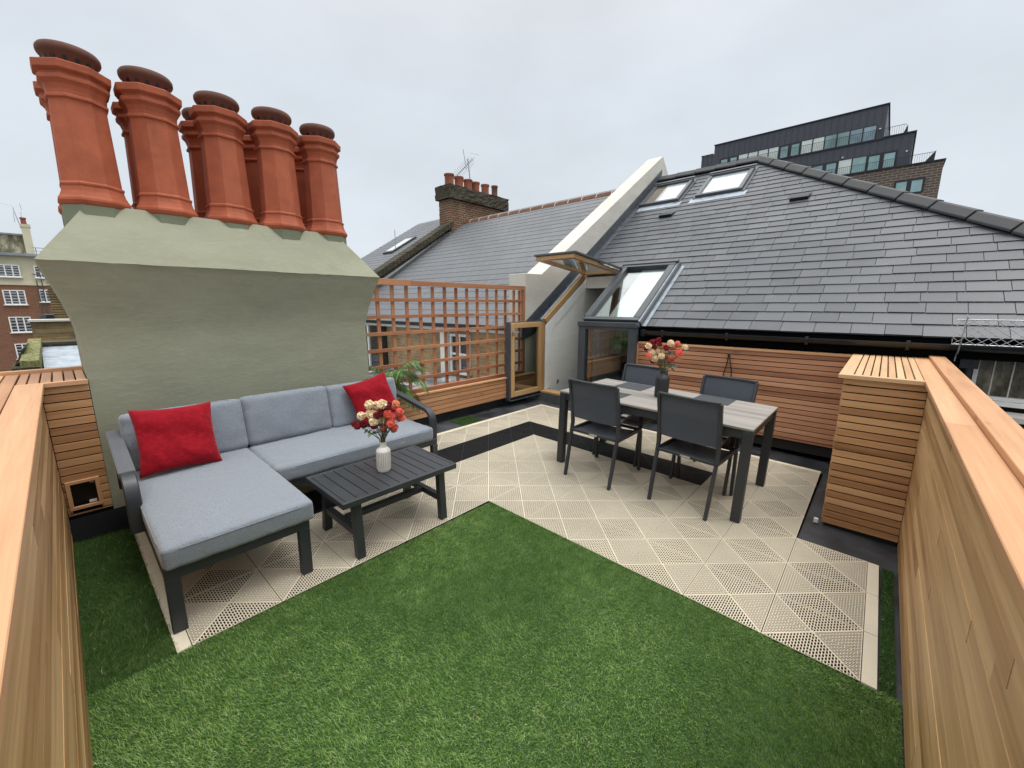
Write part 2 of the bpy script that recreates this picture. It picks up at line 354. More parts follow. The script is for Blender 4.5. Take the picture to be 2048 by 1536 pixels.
# fabrics
def fabric(name, col, scale=900, var=.3, bmp=.3, sheen=.3, rough=.85):
    m, t, b = mat(name, col, rough, spec=.2); v = obj_co(t)
    n = noise(t, v, scale, 2, .7); n2 = noise(t, v, 3.2, 4); n3 = noise(t, v, scale * .22, 3)
    x = mix(t, rng_(t, n, .3, .7, 0, 1), tuple(c * (1 - var) for c in col), tuple(min(1, c * (1 + var)) for c in col))
    x = mix(t, math_(t, 'MULTIPLY', rng_(t, n3, .35, .65, 0, 1), .25), x, tuple(c * 1.25 for c in col))
    x = mix(t, math_(t, 'MULTIPLY', rng_(t, n2, .35, .65, 0, 1), .25), x, tuple(c * .88 for c in col))
    lk(t, x, b.inputs['Base Color']); b.inputs['Sheen Weight'].default_value = sheen; b.inputs['Sheen Roughness'].default_value = .5
    bump(t, b, math_(t, 'ADD', n, math_(t, 'MULTIPLY', noise(t, v, 11, 4), 3.5)), bmp, .0035); return m
M['cush'] = fabric('grey_blue_woven_fabric', (.205, .232, .268), 230, .42, .45)
M['sling'] = fabric('charcoal_mesh_textile', (.075, .086, .108), 500, .35, .12, .1, .6)
t = M['sling'].node_tree; tr_ = N(t, 'ShaderNodeBsdfTransparent'); ms = N(t, 'ShaderNodeMixShader'); ms.inputs[0].default_value = .11; lk(t, t.nodes['Principled BSDF'].outputs[0], ms.inputs[1]); lk(t, tr_.outputs[0], ms.inputs[2]); lk(t, ms.outputs[0], t.nodes['Material Output'].inputs[0])
M['mat_'] = fabric('charcoal_woven_placemat', (.045, .05, .056), 350, .35, .4, .1, .6)
m, t, b = mat('red_corduroy_velvet', (.42, .006, .016), .8, spec=.15); v = attr(t, 'gc').outputs['Vector']
w = N(t, 'ShaderNodeTexWave'); w.bands_direction = 'Y'; w.inputs['Scale'].default_value = 12; w.inputs['Distortion'].default_value = 1.4; w.inputs['Detail'].default_value = 2; lk(t, v, w.inputs[0])
n = noise(t, v, 5.5, 5, .65); x = ramp(t, n, [(.35, (.25, .002, .009)), (.55, (.33, .003, .013)), (.72, (.43, .010, .022))])
lk(t, mix(t, math_(t, 'MULTIPLY', w.outputs['Fac'], .55), x, (.15, .001, .005)), b.inputs['Base Color']); b.inputs['Sheen Weight'].default_value = .35; b.inputs['Sheen Tint'].default_value = (1, .25, .3, 1)
bump(t, b, math_(t, 'ADD', math_(t, 'MULTIPLY', w.outputs['Fac'], .3), math_(t, 'MULTIPLY', n, 4)), .45, .006); M['red'] = m

# moulded plastic of the perforated deck tiles
def tilemat(name, base):
    m, t, b = mat(name, base, .6, spec=.35)
    v = geo(t); n = noise(t, v, 2.2, 5); n2 = noise(t, v, 260, 2)
    x = mix(t, rng_(t, n, .35, .7, 0, 1), tuple(c * .91 for c in base), tuple(c * 1.06 for c in base))
    x = mix(t, math_(t, 'MULTIPLY', rng_(t, noise(t, mapping(t, v, (1, 3, 1)), 3.1, 6, .7), .62, .75, 0, 1), .22), x, tuple(c * .45 for c in base))
    x = mix(t, math_(t, 'MULTIPLY', rng_(t, noise(t, v, 47, 3, .6), .62, .7, 0, 1), .25), x, tuple(c * .5 for c in base))
    lk(t, x, b.inputs['Base Color']); bump(t, b, n2, .15, .001); return m
M['tile'] = tilemat('beige_perforated_plastic', (.67, .605, .475))
M['tileb'] = tilemat('black_perforated_plastic', (.010, .011, .013))
M['edge'] = simple('beige_edge_plastic', (.66, .60, .475), .6, 0, 3, .08, .08, 200, co='geo')
M['hpl'] = wood('grey_wood_effect_top', (.11, .102, .092), (.235, .218, .198), (.36, .335, .305), .45, False, .55, 2.6)

# ------------------------------------------------------------------ ground, terrace deck
g = MB(); g.face([(-400, -400, -11), (600, -400, -11), (600, 600, -11), (-400, 600, -11)]).build('ground', simple('distant_street', (.12, .12, .115), .9, 0, .2, .3, co='geo')); tag(bpy.data.objects['ground'], kind='structure')
def sheet(x0, x1, y0, y1, dz, n=1, th=.04):
    s = MB(); vs = [(x0, y0), (x1, y0), (x1, y1), (x0, y1)]
    P = [(x, y, zf(x, y) + dz) for x, y in vs] + [(x, y, zf(x, y) + dz - th) for x, y in vs]
    s.raw(P, [(0, 1, 2, 3), (7, 6, 5, 4), (0, 4, 5, 1), (1, 5, 6, 2), (2, 6, 7, 3), (3, 7, 4, 0)]); return s
sheet(-.60, 5.75, -.40, 4.46, -.026, th=.3).build('roof_deck', M['membrane']); tag(bpy.data.objects['roof_deck'], kind='structure')

TH = .0075; GX, GY, TP = 2.2303, -.1255, .4
def tp(i, j, dz=0):
    x = GX + TP * (i * math.cos(TH) - j * math.sin(TH)); y = GY + TP * (i * math.sin(TH) + j * math.cos(TH)); return Vector((x, y, zf(x, y) + dz))
edge = MB()
TQ = []                                   # one perforated tile: quads of (u, v, z) with u, v in -.5..+.5
def quad(*p): TQ.append(p)
def slab(u0, u1, v0, v1, zt, zb, rot, walls):
    def T(u, v, z): return ((u, v, z), (-v, u, z), (-u, -v, z), (v, -u, z))[rot]
    quad(T(u0, v0, zt), T(u1, v0, zt), T(u1, v1, zt), T(u0, v1, zt))
    if 'v' in walls: quad(T(u0, v0, zb), T(u1, v0, zb), T(u1, v0, zt), T(u0, v0, zt)); quad(T(u1, v1, zb), T(u0, v1, zb), T(u0, v1, zt), T(u1, v1, zt))
    if 'u' in walls: quad(T(u0, v1, zb), T(u0, v0, zb), T(u0, v0, zt), T(u0, v1, zt)); quad(T(u1, v0, zb), T(u1, v1, zb), T(u1, v1, zt), T(u1, v0, zt))
EB, ZB = .4935, -.0038
for rot in range(4):
    npitch = 32; pv = 1 / npitch
    for k in range(-npitch // 2, npitch // 2 + 1):       # ribs between the slot columns, running away from the base edge
        vc = k * pv; lo = abs(vc) + .004
        if lo < EB - .02: slab(lo, EB, vc - pv * .175, vc + pv * .175, 0, ZB, rot, 'v')
    for k in range(-npitch // 2, npitch // 2):           # cross bars closing the slots, in chevron rows along the diagonals
        vc = (k + .5) * pv; m_ = 0
        while True:
            a = abs(vc) + m_ * .0625 - .003; b = a + .010; m_ += 1
            if a > EB - .012: break
            slab(a, min(b, EB), vc - pv * .326, vc + pv * .326, -.0003, ZB, rot, 'u')
    slab(EB - .006, EB, -EB, EB, .0002, ZB, rot, 'u')
    for s1 in (1,):                                       # diagonal rib
        w = .0065
        def DT(a, o, z):
            u, v = a - o, a + o
            return ((u, v, z), (-v, u, z), (-u, -v, z), (v, -u, z))[rot]
        quad(DT(0, -w, .0003), DT(EB, -w, .0003), DT(EB, w, .0003), DT(0, w, .0003))
        quad(DT(0, -w, ZB), DT(EB, -w, ZB), DT(EB, -w, .0003), DT(0, -w, .0003)); quad(DT(EB, w, ZB), DT(0, w, ZB), DT(0, w, .0003), DT(EB, w, .0003))
TQ = np.array(TQ, dtype=np.float64).reshape(-1, 3)
def tiles_mesh(name, cells, m):
    vs = []
    for i, j in cells:
        a = i + .5 + TQ[:, 0]; b = j + .5 + TQ[:, 1]
        x = GX + TP * (a * math.cos(TH) - b * math.sin(TH)); y = GY + TP * (a * math.sin(TH) + b * math.cos(TH))
        vs.append(np.stack([x, y, .028 - .0055 * x + .0315 * y + TQ[:, 2]], 1))
    V = np.concatenate(vs).astype(np.float32); n = len(V)
    me = bpy.data.meshes.new(name); me.vertices.add(n); me.vertices.foreach_set('co', V.ravel()); me.loops.add(n); me.loops.foreach_set('vertex_index', np.arange(n, dtype=np.int32))
    me.polygons.add(n // 4); me.polygons.foreach_set('loop_start', np.arange(0, n, 4, dtype=np.int32)); me.update(calc_edges=True); me.materials.append(m)
    o = bpy.data.objects.new(name, me); C.objects.link(o); o['kind'] = 'structure'; return o
cb_, ck_ = [], []
for i in range(-5, 7):
    for j in range(0, 10):
        if (i < 0 and j < 6) or (i >= 3 and j < 1): continue
        (ck_ if (j == 8 and i <= 4) or (i == 4 and 3 <= j <= 8) else cb_).append((i, j))
M['under'] = simple('painted_shade_black', (.004, .004, .004), .9, co='geo', spec=.05)  # near-black colour standing in for shade, below the tiles and on the fascia
for q_, (x0, x1, y0, y1) in enumerate(((.19, 5.06, 2.29, 3.93), (2.24, 5.06, .28, 2.2895), (2.24, 3.42, -.13, .2795))): sheet(x0, x1, y0, y1, -.019, th=.002).build('tile_hole_shade', M['under'])['kind'] = 'structure'  # added sheets whose near-black colour deepens the shade in the tile holes
tiles_mesh('tile_paving', cb_, M['tile']); tiles_mesh('black_tile_path', ck_, M['tileb'])
def strip(i0, j0, i1, j1):
    c = [(i0, j0), (i1, j0), (i1, j1), (i0, j1)]; top = [tp(*q, -.001) for q in c]; bot = [tp(*q, -.014) for q in c]
    edge.face(top)
    for k in range(4): edge.face([bot[k], bot[(k + 1) % 4], top[(k + 1) % 4], top[k]])
for j in range(6, 10): strip(-5.14, j + .005, -5.003, j + .995)
for i in range(-5, 7): strip(i + .005, 10.003, i + .995, 10.14)
for j in range(1, 10): strip(7.003, j + .005, 7.14, j + .995)
for i in range(0, 3): strip(i + .005, -.14, i + .995, -.003)
strip(-5.14, 10.003, -5.003, 10.14); strip(7.003, 10.003, 7.14, 10.14)
tag(edge.build('paving_edging', M['edge']), kind='structure')

# ------------------------------------------------------------------ artificial grass
def grassmat(name, a, b_, c, base):
    m, t, b = mat(name, b_, .55, spec=.35)
    ti = attr(t, 'tint').outputs['Fac']; x = ramp(t, ti, [(0, a), (.45, b_), (.9, c), (1, (.55, .50, .26))])
    lk(t, x, b.inputs['Base Color']); out = t.nodes['Material Output']; tl = N(t, 'ShaderNodeBsdfTranslucent'); lk(t, x, tl.inputs[0]); ms = N(t, 'ShaderNodeMixShader'); ms.inputs[0].default_value = .32; lk(t, b.outputs[0], ms.inputs[1]); lk(t, tl.outputs[0], ms.inputs[2]); lk(t, ms.outputs[0], out.inputs[0]); return m
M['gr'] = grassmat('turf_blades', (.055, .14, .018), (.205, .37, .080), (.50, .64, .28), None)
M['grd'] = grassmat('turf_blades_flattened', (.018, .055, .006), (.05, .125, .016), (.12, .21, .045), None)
M['turfbase'] = simple('turf_backing', (.03, .07, .016), .9, 0, 60, .4, co='geo')
def vnoise(x, y, f, seed):
    r_ = np.random.default_rng(seed); G_ = r_.random((64, 64)); X = (x * f + 20) % 63; Y = (y * f + 20) % 63
    xi = X.astype(int); yi = Y.astype(int); fx = X - xi; fy = Y - yi; fx = fx * fx * (3 - 2 * fx); fy = fy * fy * (3 - 2 * fy)
    return (G_[xi, yi] * (1 - fx) + G_[xi + 1, yi] * fx) * (1 - fy) + (G_[xi, yi + 1] * (1 - fx) + G_[xi + 1, yi + 1] * fx) * fy
def turf(name, rects, dens, hgt, m, lean0, leank, seed, label, base, wid=.0016):
    r_ = np.random.default_rng(seed); xs = []; ys = []
    for x0, x1, y0, y1 in rects:
        cx, cy = (x0 + x1) / 2, (y0 + y1) / 2
        k = int((x1 - x0) * (y1 - y0) * dens); xs.append(r_.uniform(x0, x1, k)); ys.append(r_.uniform(y0, y1, k))
    x = np.concatenate(xs); y = np.concatenate(ys); n = len(x)
    z = .028 - .0055 * x + .0315 * y + base
    h = hgt * r_.uniform(.6, 1.1, n); ang = r_.uniform(0, 2 * np.pi, n)
    lm = leank * (.35 + .9 * r_.random(n)) ; la = lean0 + (vnoise(x, y, 1.6, seed + 1) - .5) * 3.4 + (vnoise(x, y, 14, seed + 2) - .5) * 1.6 + r_.normal(0, .75, n)
    pr = vnoise(x, y, 1.3, seed + 5); lm = lm * (.3 + 1.5 * pr)
    dx = np.cos(la) * lm * h; dy = np.sin(la) * lm * h; wx = np.cos(ang) * wid / 2; wy = np.sin(ang) * wid / 2
    V = np.empty((n, 5, 3), np.float32)
    V[:, 0] = np.stack([x - wx, y - wy, z], 1); V[:, 1] = np.stack([x + wx, y + wy, z], 1)
    V[:, 2] = np.stack([x + wx * .8 + dx * .35, y + wy * .8 + dy * .35, z + h * .6], 1); V[:, 3] = np.stack([x - wx * .8 + dx * .35, y - wy * .8 + dy * .35, z + h * .6], 1)
    V[:, 4] = np.stack([x + dx, y + dy, z + h * np.sqrt(np.maximum(.2, 1 - .45 * lm ** 2))], 1)
    b0 = (np.arange(n) * 5)[:, None]
    loops = np.concatenate([b0 + [0, 1, 2, 3], b0 + [3, 2, 4]], 1).ravel().astype(np.int32)
    me = bpy.data.meshes.new(name); me.vertices.add(n * 5); me.vertices.foreach_set('co', V.ravel())
    me.loops.add(len(loops)); me.loops.foreach_set('vertex_index', loops)
    me.polygons.add(2 * n); st = (np.arange(n) * 7)[:, None] + [0, 4]; me.polygons.foreach_set('loop_start', st.ravel().astype(np.int32))
    tint = np.clip(r_.normal(.46, .17, n) + (vnoise(x, y, 30, seed + 3) - .5) * .28 + (vnoise(x, y, 2.2, seed + 9) - .5) * .18, 0, .93); tint[r_.random(n) < .012] = 1
    me.update(calc_edges=True)
    a = me.attributes.new('tint', 'FLOAT', 'FACE'); a.data.foreach_set('value', np.repeat(tint, 2).astype(np.float32))
    me.materials.append(m)
    o = bpy.data.objects.new(name, me); C.objects.link(o); tag(o, label, 'grass', kind='stuff'); return o
for i_, (x0, x1, y0, y1) in enumerate([(-.14, 2.262, -.262, 2.255), (.165, 2.235, 2.255, 2.262), (-.138, .155, 2.25, 3.81), (2.262, 3.455, -.246, -.19), (3.45, 3.81, 3.97, 4.27)]):
    pass
bs = MB()
def bsheet(x0, x1, y0, y1, dz):
    c = [(x0, y0), (x1, y0), (x1, y1), (x0, y1)]; bs.raw([(x, y, zf(x, y) + dz) for x, y in c] + [(x, y, zf(x, y) + dz - .006) for x, y in c], [(0, 1, 2, 3), (0, 4, 5, 1), (1, 5, 6, 2), (2, 6, 7, 3), (3, 7, 4, 0)])
GE = 2.262
lawnr = [(-.142, 2.232, -.262, GE)]
turf('lawn', lawnr, 42000, .021, M['gr'], R(215), .95, 3, 'main lawn of bright artificial grass in the near corner', -.012, .0025)
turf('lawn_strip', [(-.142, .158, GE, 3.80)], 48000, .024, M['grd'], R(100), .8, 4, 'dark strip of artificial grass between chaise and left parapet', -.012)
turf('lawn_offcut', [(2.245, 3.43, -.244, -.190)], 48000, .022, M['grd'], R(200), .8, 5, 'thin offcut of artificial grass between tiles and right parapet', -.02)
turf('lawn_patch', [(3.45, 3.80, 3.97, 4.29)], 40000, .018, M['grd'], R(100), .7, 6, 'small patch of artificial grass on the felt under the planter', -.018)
bsheet(-.142, 2.230, -.262, GE, -.010); tag(bs.build('lawn_backing', M['turfbase']), kind='structure')
bs = MB(); bsheet(-.142, .158, GE, 3.80, -.0115); bsheet(2.245, 3.43, -.244, -.19, -.018); bsheet(3.45, 3.80, 3.97, 4.29, -.018); tag(bs.build('turf_offcut_backing', M['turfbase']), kind='structure')
sheet(2.2302, 5.75, -.40, 4.46, -.0245, th=.001) if False else None
# ------------------------------------------------------------------ timber cladding helper
def slats(s, plane, at, a0, a1, z0, z1, pitch=.0555, gap=.010, th=.02, face=1, joints=None, t0=0., t1=1., cutout=None):
    """horizontal boards on a vertical plane; plane 'x' (x = at, runs along y) or 'y'"""
    z = z1 - (pitch - gap)
    while z + (pitch - gap) > z0 + .005:
        za, zb = max(z, z0), z + pitch - gap
        cuts = [a0]
        if joints:
            p_ = a0 + random.uniform(.4, joints)
            while p_ < a1 - .25: cuts.append(p_); p_ += random.uniform(joints * .7, joints * 1.3)
        cuts.append(a1)
        segs = [(cuts[k] + (.0006 if k else 0), cuts[k + 1] - .0006) for k in range(len(cuts) - 1)]
        if cutout and zb > cutout[2] and za < cutout[3]:
            ns = []
            for p_, q_ in segs:
                if q_ <= cutout[0] or p_ >= cutout[1]: ns.append((p_, q_)); continue
                if p_ < cutout[0]: ns.append((p_, cutout[0]))
                if q_ > cutout[1]: ns.append((cutout[1], q_))
            segs = ns
        for p_, q_ in segs:
            w = random.uniform(-.0012, .0012); tt = t0 + (t1 - t0) * random.random()
            lo, hi = sorted((at + w, at + w + th * face))
            if plane == 'x': s.box(lo, hi, p_, q_, za, zb, 'y', tt)
            else: s.box(p_, q_, lo, hi, za, zb, 'x', tt)
        z -= pitch

# right parapet: runs away along +X at y = -.267
t_ = thing('timber_parapet', 'right parapet wall of golden cedar boards with stepped orange cap running to the slatted box', 'parapet', (2.0, -.36, 0))
s = MB(); slats(s, 'y', -.267, -.75, 3.84, -.01, 1.172, th=-.02, joints=2.6, pitch=.071, gap=.0012); s.build('cladding', M['clada'], t_)
s = MB(); s.box(-.75, 5.62, -.44, -.289, -.3, 1.170, t=.3); s.build('parapet_core', M['darkvoid'], t_)
s = MB(); s.box(-.75, 2.52, -.345, -.245, 1.174, 1.200, 'x', .55).box(2.5215, 5.62, -.345, -.245, 1.174, 1.200, 'x', .85); s.build('inner_cap_board', M['cap'], t_, bevel=.0025)
s = MB(); s.box(-.75, 3.5, -.452, -.3455, 1.176, 1.226, 'x', .45).box(3.5015, 5.62, -.452, -.3455, 1.176, 1.226, 'x', .3); s.build('outer_cap_board', M['cap'], t_, bevel=.0025)

# slatted box at the far end of the right parapet
t_ = thing('slatted_box', 'tall slatted cedar box closing the right corner beside the dining table', 'box', (4.6, -.03, 0))
s = MB(); slats(s, 'x', 3.84, -.266, .176, .012, 1.172, gap=.009, t0=.1, t1=.9)
slats(s, 'y', .180, 3.862, 5.43, .02, 1.172, gap=.009, th=-.02, t0=.1, t1=.9)
s.build('cladding', M['clad'], t_, bevel=.0015)
s = MB(); s.box(3.866, 5.42, -.262, .156, -.1, 1.17, t=.2); s.build('box_core', M['darkvoid'], t_)
s = MB(); yy_ = [-.245, -.199, -.153, -.107, -.061, -.015, .031, .077, .1]
for k in range(8): s.box(3.862, 5.52, yy_[k] + .004, yy_[k] + .042, 1.174, 1.1995, 'x', random.random())
s.box(3.862, 5.52, .128, .208, 1.174, 1.1995, 'x', .8); s.box(3.80, 3.861, -.2445, .208, 1.172, 1.2005, 'y', .7)
s.build('top_boards', M['captop'], t_, bevel=.0015)
s = MB(); s.box(3.83, 3.85, .196, .226, zf(3.84, .2) - .02, zf(3.84, .2) + .02, t=.5); tag(s.build('plastic_clip', M['white'], bevel=.004), 'small white plastic clip on the felt at the foot of the slatted box', 'clip')

# rear slatted screen in front of the house wall
t_ = thing('slatted_screen', 'low screen of reddish horizontal cedar slats behind the dining table', 'screen', (5.46, 1.4, 0))
s = MB(); slats(s, 'x', 5.45, .20, 2.535, .17, 1.165, pitch=.0572, gap=.009, joints=None, t0=.05, t1=.95); s.build('slats', M['cladr'], t_, bevel=.0015)
s = MB(); s.box(5.474, 5.50, .2, 2.53, .05, 1.165, t=.2); s.build('backing', M['darkvoid'], t_)
s = MB(); s.box(5.435, 5.53, .20, 2.545, 1.167, 1.192, 'y', .6); s.box(5.44, 5.475, 2.536, 2.556, .17, 1.166, 'z', .9); s.build('top_rail', M['bench'], t_, bevel=.0015)
# cable loop
s = MB(); s.tube([(5.435, 1.411, .80), (5.43, 1.40, .88), (5.428, 1.375, .99), (5.428, 1.366, 1.09), (5.428, 1.362, 1.105), (5.428, 1.355, 1.09), (5.428, 1.335, .99), (5.43, 1.318, .90), (5.435, 1.317, .80)], .006, 8); s.lathe([(.012, 1.085), (.014, 1.09), (.014, 1.115), (.01, 1.12)], 10, 5.43, 1.363)
tag(s.build('cable_loop', M['black'], smooth=True), 'black cable loop hanging on the reddish slatted screen', 'cable')

# left parapet along +Y at x = -.142 with a return to the chimney
t_ = thing('timber_parapet', 'left parapet wall of golden cedar boards with wide pale cap and small floor hatch', 'parapet', (-.3, 2.0, 0))
s = MB(); slats(s, 'x', -.142, -.6, 3.985, .02, 1.172, th=-.02, joints=2.6, pitch=.071, gap=.0012); s.build('cladding', M['clada'], t_)
s = MB(); s.box(-.80, -.165, -.6, 4.72, -.3, 1.170, t=.3); s.box(-.80, .08, 4.145, 4.72, -.3, 1.170, t=.3)
s.box(-.141, .08, 4.024, 4.14, -.3, .25).box(-.141, .08, 4.024, 4.14, .50, 1.17); s.build('parapet_core', M['darkvoid'], t_)
s = MB(); slats(s, 'y', 4.0, -.140, .080, .262, 1.172, gap=.0075, pitch=.0565, t0=.25, t1=.8, cutout=(-.116, .026, .312, .50)); s.build('return_cladding', M['clad'], t_, bevel=.0015)
s = MB(); s.box(-.128, .038, 3.988, 4.006, .486, .508, 'x', .8).box(-.128, .038, 3.988, 4.006, .300, .322, 'x', .8).box(-.128, -.106, 3.988, 4.006, .3222, .4858, 'z', .7).box(.016, .038, 3.988, 4.006, .3222, .4858, 'z', .7)
h_ = s.build('hatch_frame', M['bench'], t_, bevel=.0015)
s = MB(); s.box(-.108, .026, 4.05, 4.055, .30, .492); s.build('hatch_opening', M['black'], h_)
s = MB(); s.box(-.01, .012, 4.03, 4.04, .46, .49); s.build('white_fitting', M['white'], h_); s = MB(); s.box(-.03, .008, 4.02, 4.04, .322, .338); s.build('white_fitting', M['white'], h_)
s = MB()
s.box(-.242, -.120, -.6, 3.978, 1.172, 1.200, 'y', .75)
x_ = -.248
for k in range(9): s.box(x_ - .062, x_, -.6, 4.66, 1.172, 1.198, 'y', random.random()); x_ -= .070
xs_ = [-.242, -.195, -.140, -.085, -.030, .025, .078]
for k in range(6): s.box(xs_[k] + .004, xs_[k + 1] - .004, 4.022, 4.66, 1.172, 1.198, 'y', random.random())
s.box(-.242, .080, 3.979, 4.020, 1.170, 1.2005, 'x', .9)
s.box(-.95, .080, 4.664, 4.72, 1.170, 1.222, 'x', .95)
s.build('cap_boards', M['cap'], t_, bevel=.002)
m, t, b = mat('black_ribbed_matting', (.008, .009, .010), .95, spec=.08); w = N(t, 'ShaderNodeTexWave'); w.bands_direction = 'Y'; w.inputs['Scale'].default_value = 28; lk(t, geo(t), w.inputs[0]); bump(t, b, w.outputs['Fac'], .6, .004); M['ribbed'] = m
# felt kerb at the foot of the return and chimney
s = MB(); s.prism([(3.80, -.1), (3.802, .15), (3.9995, .238), (3.9995, -.1)], 'x', -.141, 2.1); tag(s.build('felt_upstand', M['ribbed']), 'dark felt upstand along the foot of the green chimney', 'upstand')
s = MB(); s.prism([(5.20, -.1), (5.36, .235), (5.44, .235), (5.44, -.1)], 'y', 2.60, 4.45); tag(s.build('felt_kerb', M['membrane']), 'dark felt kerb below the balcony roof window', 'kerb')
s = MB(); s.box(2.2, 5.20, 4.40, 4.46, -.1, .24); tag(s.build('felt_edge', M['membrane']), 'dark felt edge of the deck beneath the planter and trellis', 'kerb')

# ------------------------------------------------------------------ big green chimney
F_ = .8316
def cs(z): return 1.7 + (z - 1.7) * F_
t_ = thing('chimney_stack', 'large sage green rendered chimney stack with ten tall terracotta pots', 'chimney', (1.11, 4.48, 0))
bx0, bx1, by0, by1 = .081, 2.142, 4.0, 4.965
def ring(e, z): return [(bx0 - e, by0 - e, z), (bx1 + e, by0 - e, z), (bx1 + e, by1 + e, z), (bx0 - e, by1 + e, z)]
levels = [(0, -.3), (0, .6), (0, 1.2), (0, 1.45)] + [(.121 * ((k / 12) ** 1.45), 1.47 + .496 * k / 12) for k in range(1, 13)] + [(.126, 1.974)]
levels += [(.126 - .29 * k / 4, 1.974 + .41 * k / 4) for k in range(1, 5)]
s = MB()
# finely divided so that the edges can wander a little
nd = 40; rows = []
for e_, z_ in levels:
    r4 = ring(e_, z_); row = []
    for k in range(4):
        a_, b_ = Vector(r4[k]), Vector(r4[(k + 1) % 4])
        for q_ in range(nd): row.append(a_.lerp(b_, q_ / nd))
    rows.append(row)
vs = [];
for row in rows:
    for p_ in row: vs.append(p_ + Vector((random.uniform(-1, 1), random.uniform(-1, 1), random.uniform(-1, 1))) * (.0022 if p_.z > 1.2 else .0))
n4 = nd * 4; fs = [(k * n4 + j, k * n4 + (j + 1) % n4, (k + 1) * n4 + (j + 1) % n4, (k + 1) * n4 + j) for k in range(len(rows) - 1) for j in range(n4)]
fs.append(tuple((len(rows) - 1) * n4 + j for j in range(n4)))
s.raw(vs, fs); s.build('rendered_stack', M['green'], t_, smooth=True)
prof = [(.215, 2.50), (.226, 2.512), (.238, 2.535), (.236, 2.552), (.222, 2.575), (.208, 2.61), (.201, 2.645), (.201, 2.652), (.207, 2.658), (.207, 2.674), (.193, 2.682), (.176, 3.335), (.193, 3.342), (.193, 3.362), (.179, 3.370), (.182, 3.40), (.194, 3.435), (.218, 3.462), (.220, 3.488), (.203, 3.494), (.205, 3.512), (.236, 3.530), (.240, 3.582), (.222, 3.590), (.15, 3.592)]
prof = [((r_ * .93) * F_, cs(z_ - (.042 if z_ > 3 else 0))) for r_, z_ in prof]
prev = None
cxs = [.298, .708, 1.120, 1.526, 1.952]; POTS = []
for row_, cy in enumerate((4.275, 4.690)):
    for k, cx in enumerate(cxs):
        if not POTS:
            s = MB(); s.lathe(prof, 8, 0, 0, R(22.5), True); p_ = s.build('chimney_pot', M['pot'], t_, local=True, bevel=.003, bseg=2)
            s = MB(); s.lathe([(.205 * F_, cs(2.05)), (.205 * F_, cs(2.4995))], 8, 0, 0, R(22.5), True); q1 = s.build('pot_base', M['green2'], p_, local=True)
            s = MB(); s.lathe([(r_ * .95 * F_, cs(z_ - .042)) for r_, z_ in [(.150, 3.593), (.158, 3.602), (.176, 3.662), (.190, 3.672), (.197, 3.690), (.196, 3.712), (.184, 3.73), (.16, 3.738), (.135, 3.728), (.12, 3.70), (.02, 3.69)]], 36)
            for a_ in range(14):
                an = 2 * math.pi * a_ / 14; rr_ = .1675 * .95 * F_
                Mh = Matrix.Translation((math.cos(an) * rr_, math.sin(an) * rr_, cs(3.588))) @ Matrix.Rotation(an, 4, 'Z') @ Matrix.Rotation(R(90 + 15), 4, 'Y')
                rb = [Mh @ Vector((.0125 * math.cos(2 * math.pi * j / 10), .0125 * math.sin(2 * math.pi * j / 10), zz)) for zz in (-.004, .003) for j in range(10)]
                s.raw(rb, [tuple(range(10, 20))] + [(j, (j + 1) % 10, 10 + (j + 1) % 10, 10 + j) for j in range(10)], mi=1)  # flat black discs: the shade inside the vent holes as colour
            q2 = s.build('pot_cowl', [M['cowl'], M['black']], p_, local=True, smooth=True)
            POTS = [p_, q1, q2]; prev = p_
            p_.location = (cx - 1.11, cy - 4.48, 0)
        else:
            c_ = POTS[0].copy(); C.objects.link(c_); c_.parent = t_; c_.location = (cx - 1.11, cy - 4.48, 0)
            c_.rotation_euler = (random.uniform(-.008, .008), random.uniform(-.008, .008), R(45) * random.randint(0, 7) + random.uniform(-.03, .03))
            for q_ in POTS[1:]:
                d_ = q_.copy(); C.objects.link(d_); d_.parent = c_

# ------------------------------------------------------------------ trellis and planter
t_ = thing('trellis', 'reddish timber trellis screen between the green chimney and the roof window', 'trellis', (3.8, 4.5, .5))
s = MB()
for k in range(14): s.box(2.384 + .2022 * k - .0225, 2.384 + .2022 * k + .0225, 4.502, 4.522, .575, 1.93, 'z')
s.box(5.125, 5.17, 4.502, 4.522, .575, 1.93, 'z')
s.build('uprights', M['trel'], t_, bevel=.0012)
s = MB()
for z_ in (1.757, 1.556, 1.354, 1.152, .948, .748):
    c_ = 3.3 + random.uniform(-.6, 1.2); s.box(2.2, c_, 4.480, 4.501, z_ - .021, z_ + .021, 'x'); s.box(c_ + .001, 5.262, 4.480, 4.501, z_ - .021, z_ + .021, 'x')
s.build('rails', M['trel'], t_, bevel=.0012)
s = MB(); s.box(2.2, 3.03, 4.455, 4.524, 1.935, 2.005, 'x', .9); s.box(3.031, 5.268, 4.46, 4.524, 1.938, 1.998, 'x', .45); s.box(2.2, 5.262, 4.46, 4.524, .545, .610, 'x', .4); s.box(5.2, 5.262, 4.4605, 4.524, .611, 1.9345, 'z', .5)
s.build('frame', M['trel'], t_, bevel=.002)
t_ = thing('slatted_planter', 'long low cedar slatted planter under the trellis', 'planter', (3.8, 4.35, .25))
s = MB(); zz_ = .262
for k in range(5):
    a_, b_ = 2.2, 5.30; c_ = 2.75 + random.uniform(0, 1.6)
    s.box(a_, c_, 4.28, 4.302, zz_, zz_ + .052, 'x'); s.box(c_ + .001, b_, 4.28, 4.302, zz_, zz_ + .052, 'x'); zz_ += .0605
s.build('front_slats', M['bench'], t_, bevel=.002)
